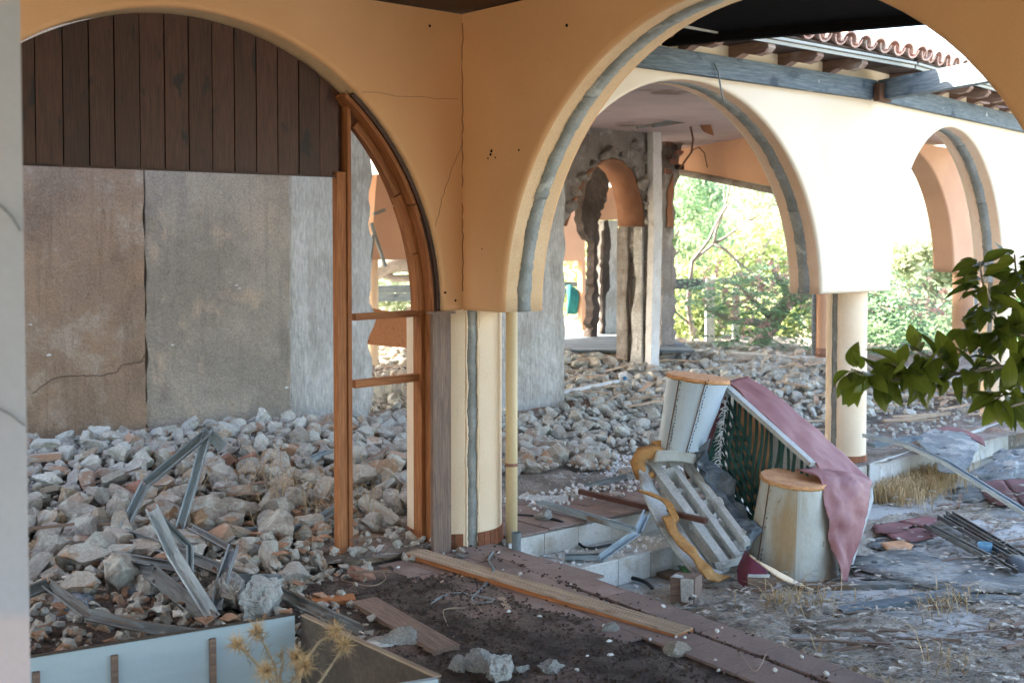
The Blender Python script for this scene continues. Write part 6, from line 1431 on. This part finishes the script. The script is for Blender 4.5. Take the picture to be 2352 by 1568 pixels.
# boards and bits over the far rubble
mb = MB()
for _ in range(260):
    q = random.uniform(3.3, 9); p = random.uniform(.6, 7.5); L_ = random.uniform(.1, .55); az = random.gauss(.5, .6)
    a_ = W(q, p, H(q, p) + random.uniform(.02, .09)); mb.bar(a_, a_ + V(math.cos(az), math.sin(az), random.uniform(-.12, .12)) * L_, random.uniform(.012, .06), .012)
stuff(mb, 'splintered_laths', MT['palewood'], 'splintered laths and strips strewn over the far rubble', 'debris')
mb = MB()
for _ in range(120):
    q = random.uniform(.4, 4.0); p = random.uniform(.35, 2.2); s = random.uniform(.02, .075); P = W(q, p, .02 + random.uniform(0, .03))
    mb.slab([P + V(math.cos(t) * s * random.uniform(.5, 1.3), math.sin(t) * s * random.uniform(.5, 1.2), random.uniform(-.012, .02)) for t in [i * 2 * math.pi / 6 for i in range(6)]], V(0, 0, .005))
for _ in range(170):
    q = random.uniform(-3, 0); p = random.uniform(-2.6, .6); s = random.uniform(.008, .032)
    if proj(W(q, p))[0] > 860: continue
    P = W(q, p, max(0, H(q, p) if p > 0 else Hw(q, p)) + random.uniform(.015, .05))
    mb.slab([P + V(math.cos(t) * s * random.uniform(.5, 1.3), math.sin(t) * s * random.uniform(.5, 1.2), random.uniform(-.012, .02)) for t in [i * 2 * math.pi / 6 for i in range(6)]], V(0, 0, .005))
stuff(mb, 'plaster_flakes', MT['palechip'], 'flat plaster and paper flakes among the rubble', 'debris')
mb = MB()
for _ in range(900):
    q = random.uniform(-3.2, .0); p = random.uniform(-2.8, .9); s = random.uniform(.010, .042)
    if proj(W(q, p))[0] > 780 + random.gauss(0, 50): continue
    P = W(q, p, max(0, H(q, p) if p > 0 else Hw(q, p)) + random.uniform(.01, .045))
    mb.slab([P + V(math.cos(t) * s * random.uniform(.5, 1.3), math.sin(t) * s * random.uniform(.4, 1), random.uniform(-.015, .02)) for t in [i * 2 * math.pi / 5 for i in range(5)]], V(0, 0, .006))
MT['orangeflake'] = mat('orange_plaster_flake', c(.38, .235, .15), c(.28, .16, .10), 8, fine=.3, bump=.2, rough=.9, var=.4)
stuff(mb, 'brick_flakes', MT['orangeflake'], 'orange brown plaster flakes on the ground at left', 'debris')
# dry grass
def blades(mb, n, fn, L0, L1, lean=.5, w_=.0024):
    for _ in range(n):
        P = fn()
        if P is None: continue
        L_ = random.uniform(L0, L1); az = random.uniform(0, 6.28); d_ = V(math.cos(az), math.sin(az), 0) * random.uniform(.1, lean) ; s_ = V(-math.sin(az), math.cos(az), 0) * w_
        m1 = P + d_ * L_ * .4 + V(0, 0, L_ * .6); e = P + d_ * L_ * 1.3 + V(0, 0, L_ * random.uniform(.5, .9)); mb.add([P - s_, P + s_, m1 + s_, e, m1 - s_], [(0, 1, 2, 4), (4, 2, 3)])
mb = MB()
def gl1():
    e = random.uniform(.95, 3.2); k = abs(random.gauss(0, .11)); P = SL0 + E * e - EN * (.02 + k); return V(P.x, P.y, max(ch_(P), CT))
blades(mb, 6500, gl1, .04, .14, 1.6)
def gl2(): P = G + Cc * abs(random.gauss(.6, .5)) - Cn * abs(random.gauss(.05, .15)) ; return V(P.x, P.y, CT)
blades(mb, 2600, gl2, .08, .26, .6)
def gl3(): P = gz(random.choice((1800, 1850, 2170, 2180)) + random.gauss(0, 40), random.choice((1400, 1395, 1540)) + random.gauss(0, 14), CT); return V(P.x, P.y, max(ch_(P), CT))
blades(mb, 300, gl3, .05, .16, 1.6)
def gl4():
    q = random.gauss(-.55, .3); p = random.gauss(.9, .4)
    if p < .45: return None
    return W(q, p, max(0, H(q, p)) + .03)
blades(mb, 260, gl4, .1, .3, 2.2, .0014)
stuff(mb, 'dry_grass', MT['straw'], 'dry straw coloured grass along edges and steps', 'grass')

# ---------------------------------------------------------------- leafy branch on the right
MT['leaf_near'] = None
def leafmat(name, a_, b_, tr):
    k = NB(name); col = k.mix(k.rnd, a_, b_)
    sp = k.n('ShaderNodeSeparateXYZ'); at = k.n('ShaderNodeAttribute'); at.attribute_name = 'gc'; k.l(at.outputs['Vector'], sp.inputs[0])
    m_ = k.math('ABSOLUTE', sp.outputs[1], 0); k.m; rib = k.ramp(m_, .0, .03); col = k.mix(rib, k.mix(.5, col, c(.35, .40, .12)), col)
    k.l(col, k.b.inputs['Base Color']); k.b.inputs['Roughness'].default_value = .32; k.b.inputs['Specular IOR Level'].default_value = .5
    t = k.n('ShaderNodeBsdfTranslucent'); k.l(k.mix(.5, col, c(.34, .42, .04)), t.inputs[0]); mx = k.n('ShaderNodeMixShader'); mx.inputs[0].default_value = tr
    k.l(k.b.outputs[0], mx.inputs[1]); k.l(t.outputs[0], mx.inputs[2]); k.l(mx.outputs[0], k.out.inputs[0]); return k.m
MT['leaf_near'] = leafmat('glossy_dark_green_leaf', c(.030, .065, .018), c(.20, .25, .035), .42)
MT['leaf_bright'] = leafmat('backlit_yellow_green_leaf', c(.17, .24, .03), c(.24, .30, .05), .5)  # brighter leaf copy; light coming through the leaves is put into the colour
def leafmesh(seed, m):
    rnd = random.Random(seed); L = 1.0; W_ = rnd.uniform(.46, .60); n = 7; vs = []; gc = []
    bend = rnd.uniform(-.05, .5); fold = rnd.uniform(.03, .3)
    for i in range(n + 1):
        t = i / n; wd = W_ * .5 * (math.sin(math.pi * t ** .82) ** .8 if 0 < t < 1 else .02); z = -bend * t * t
        for s in (-1, -.5, 0, .5, 1): vs.append((s * wd, t * L, z + abs(s) * wd * fold * 2 + math.sin(t * 9 + s) * .01)); gc.append((t, s * .5, rnd.random() * .02))
    fs = [(i * 5 + j, i * 5 + j + 1, (i + 1) * 5 + j + 1, (i + 1) * 5 + j) for i in range(n) for j in range(4)]
    me = MB().add(vs, fs, gc, 0, True).mesh('leaf'); me.materials.append(MT[m]); return me
LM = [leafmesh(i, 'leaf_near') for i in range(9)]; LY = [leafmesh(20 + i, 'leaf_bright') for i in range(5)]
DB = 4.3
lt = thing('leafy_tree', 'glossy green leafy branches reaching in from the right edge', 'tree', gz(2500, 1600, CT))
def gdo(u, v, d=DB): return gd(u, v, d)
stem_paths = [([(2560, 830, 4.5), (2400, 830, 4.4), (2300, 842, 4.35), (2200, 858, 4.3), (2110, 872, 4.27), (2040, 872, 4.25), (1985, 858, 4.2), (1962, 850, 4.2)], .008),
              ([(2400, 830, 4.4), (2330, 790, 4.35), (2290, 740, 4.3), (2270, 690, 4.28), (2255, 640, 4.25), (2250, 600, 4.25)], .006),
              ([(2300, 842, 4.35), (2260, 800, 4.4), (2225, 770, 4.4), (2215, 740, 4.4)], .005),
              ([(2420, 760, 4.5), (2350, 700, 4.45), (2335, 640, 4.4), (2330, 585, 4.35)], .006),
              ([(2420, 880, 4.3), (2350, 905, 4.2), (2310, 905, 4.15), (2285, 915, 4.1)], .005),
              ([(2200, 858, 4.3), (2160, 830, 4.3), (2120, 812, 4.3), (2095, 800, 4.3)], .004),
              ([(2110, 872, 4.27), (2080, 850, 4.25), (2050, 835, 4.22)], .0035),
              ([(2400, 800, 4.4), (2352, 770, 4.3), (2300, 760, 4.28)], .005), ([(2420, 740, 4.6), (2360, 640, 4.6), (2352, 600, 4.55)], .005), ([(2430, 905, 4.1), (2350, 925, 4.08), (2315, 935, 4.06), (2292, 950, 4.05)], .005)]
mb = MB(); SP_ = []
for pts, r in stem_paths:
    P_ = [gd(*p) for p in pts]; mb.tube(P_, [r * (1 - .6 * i / len(P_)) for i in range(len(P_))], 7); SP_.append(P_)
tb = gd(2560, 830, 4.5); base = V(tb.x + .5, tb.y + .4, CT)
mb.tube([base, base + V(-.05, 0, .7), base + V(-.1, 0, 1.3), tb], [.05, .04, .03, .012], 10)
for e in (P[0] for P in SP_[3:5] + SP_[8:]): mb.tube([base + V(-.08, 0, 1.1), e.lerp(base + V(0, 0, 1.3), .4), e], [.02, .012, .006], 7)
mb.build('branches', MT['bark'], lt)
nl_ = 0
random.seed(5)
def addleaf(P, d_, L_, backlit=False):
    global nl_
    nl_ += 1
    y = d_.normalized(); x = y.cross(V(random.gauss(0, .5), random.gauss(0, .5), 1)).normalized()
    place(random.choice(LY if backlit else LM), 'leaf', lt, P, x, y, L_)
for si, P_ in enumerate(SP_):
    tot = sum((b - a).length for a, b in zip(P_, P_[1:])); n_ = (105, 62, 34, 60, 34, 24, 14, 36, 26, 46)[si]
    for i in range(n_):
        t = (i + random.random()) / n_ * (len(P_) - 1); j = min(int(t), len(P_) - 2); p = P_[j].lerp(P_[j + 1], t - j)
        if proj(p)[0] > 2372: continue
        ax = (P_[j + 1] - P_[j]).normalized(); az = random.uniform(0, 6.28); o_ = ax.orthogonal(); o_ = Matrix.Rotation(az, 3, ax) @ o_
        d_ = ax * random.uniform(.1, .9) + o_ * random.uniform(.5, 1) + V(0, -.1, random.uniform(-.75, .15))
        if nl_ < 299: addleaf(p + d_.normalized() * .012, d_, random.uniform(.06, .125), t > len(P_) - 1.7 and random.random() < (.85 if si == 9 else (.5 if si in (1, 3, 4) else .34)))

# loose sticks and strips in the court and over the front rubble
mb = MB()
for _ in range(150):
    P = V(random.uniform(1.0, 5.4), random.uniform(4.4, 9.2), 0); q, p = qp(P); k = (P - SL0).dot(EN)
    if k > -.1 or (p > -.5 and q < 3.95) or (P - G).dot(Cn) > -.1: continue
    if 1.2 < P.x < 2.3 and 6.6 < P.y < 8.2: continue
    az = random.gauss(.15, .45); L_ = random.uniform(.12, .5); P.z = max(ch_(P), CT) + random.uniform(.01, .03); mb.bar(P, P + V(math.cos(az), math.sin(az), random.uniform(-.03, .05)) * L_, random.uniform(.008, .028), random.uniform(.005, .012), wob=.003)
stuff(mb, 'loose_sticks', MT['greywood'], 'grey sticks and wood strips strewn over the court floor', 'debris')
mb = MB()
for _ in range(55):
    q = random.uniform(-2.6, .2); p = random.uniform(-1.6, 1.6)
    if not rock_ok(q, p) or proj(W(q, p))[0] > 920 or proj(W(q, p))[1] > 1370: continue
    az = random.uniform(-.5, 1.2); L_ = random.uniform(.1, .45); P = W(q, p, max(0, H(q, p) if p > 0 else Hw(q, p)) + random.uniform(.03, .09)); mb.bar(P, P + V(math.cos(az), math.sin(az), random.uniform(-.1, .15)) * L_, random.uniform(.008, .03), random.uniform(.005, .012), wob=.003)
stuff(mb, 'loose_laths', MT['greywood'], 'pale laths and splinters lying between the stones at left', 'debris')
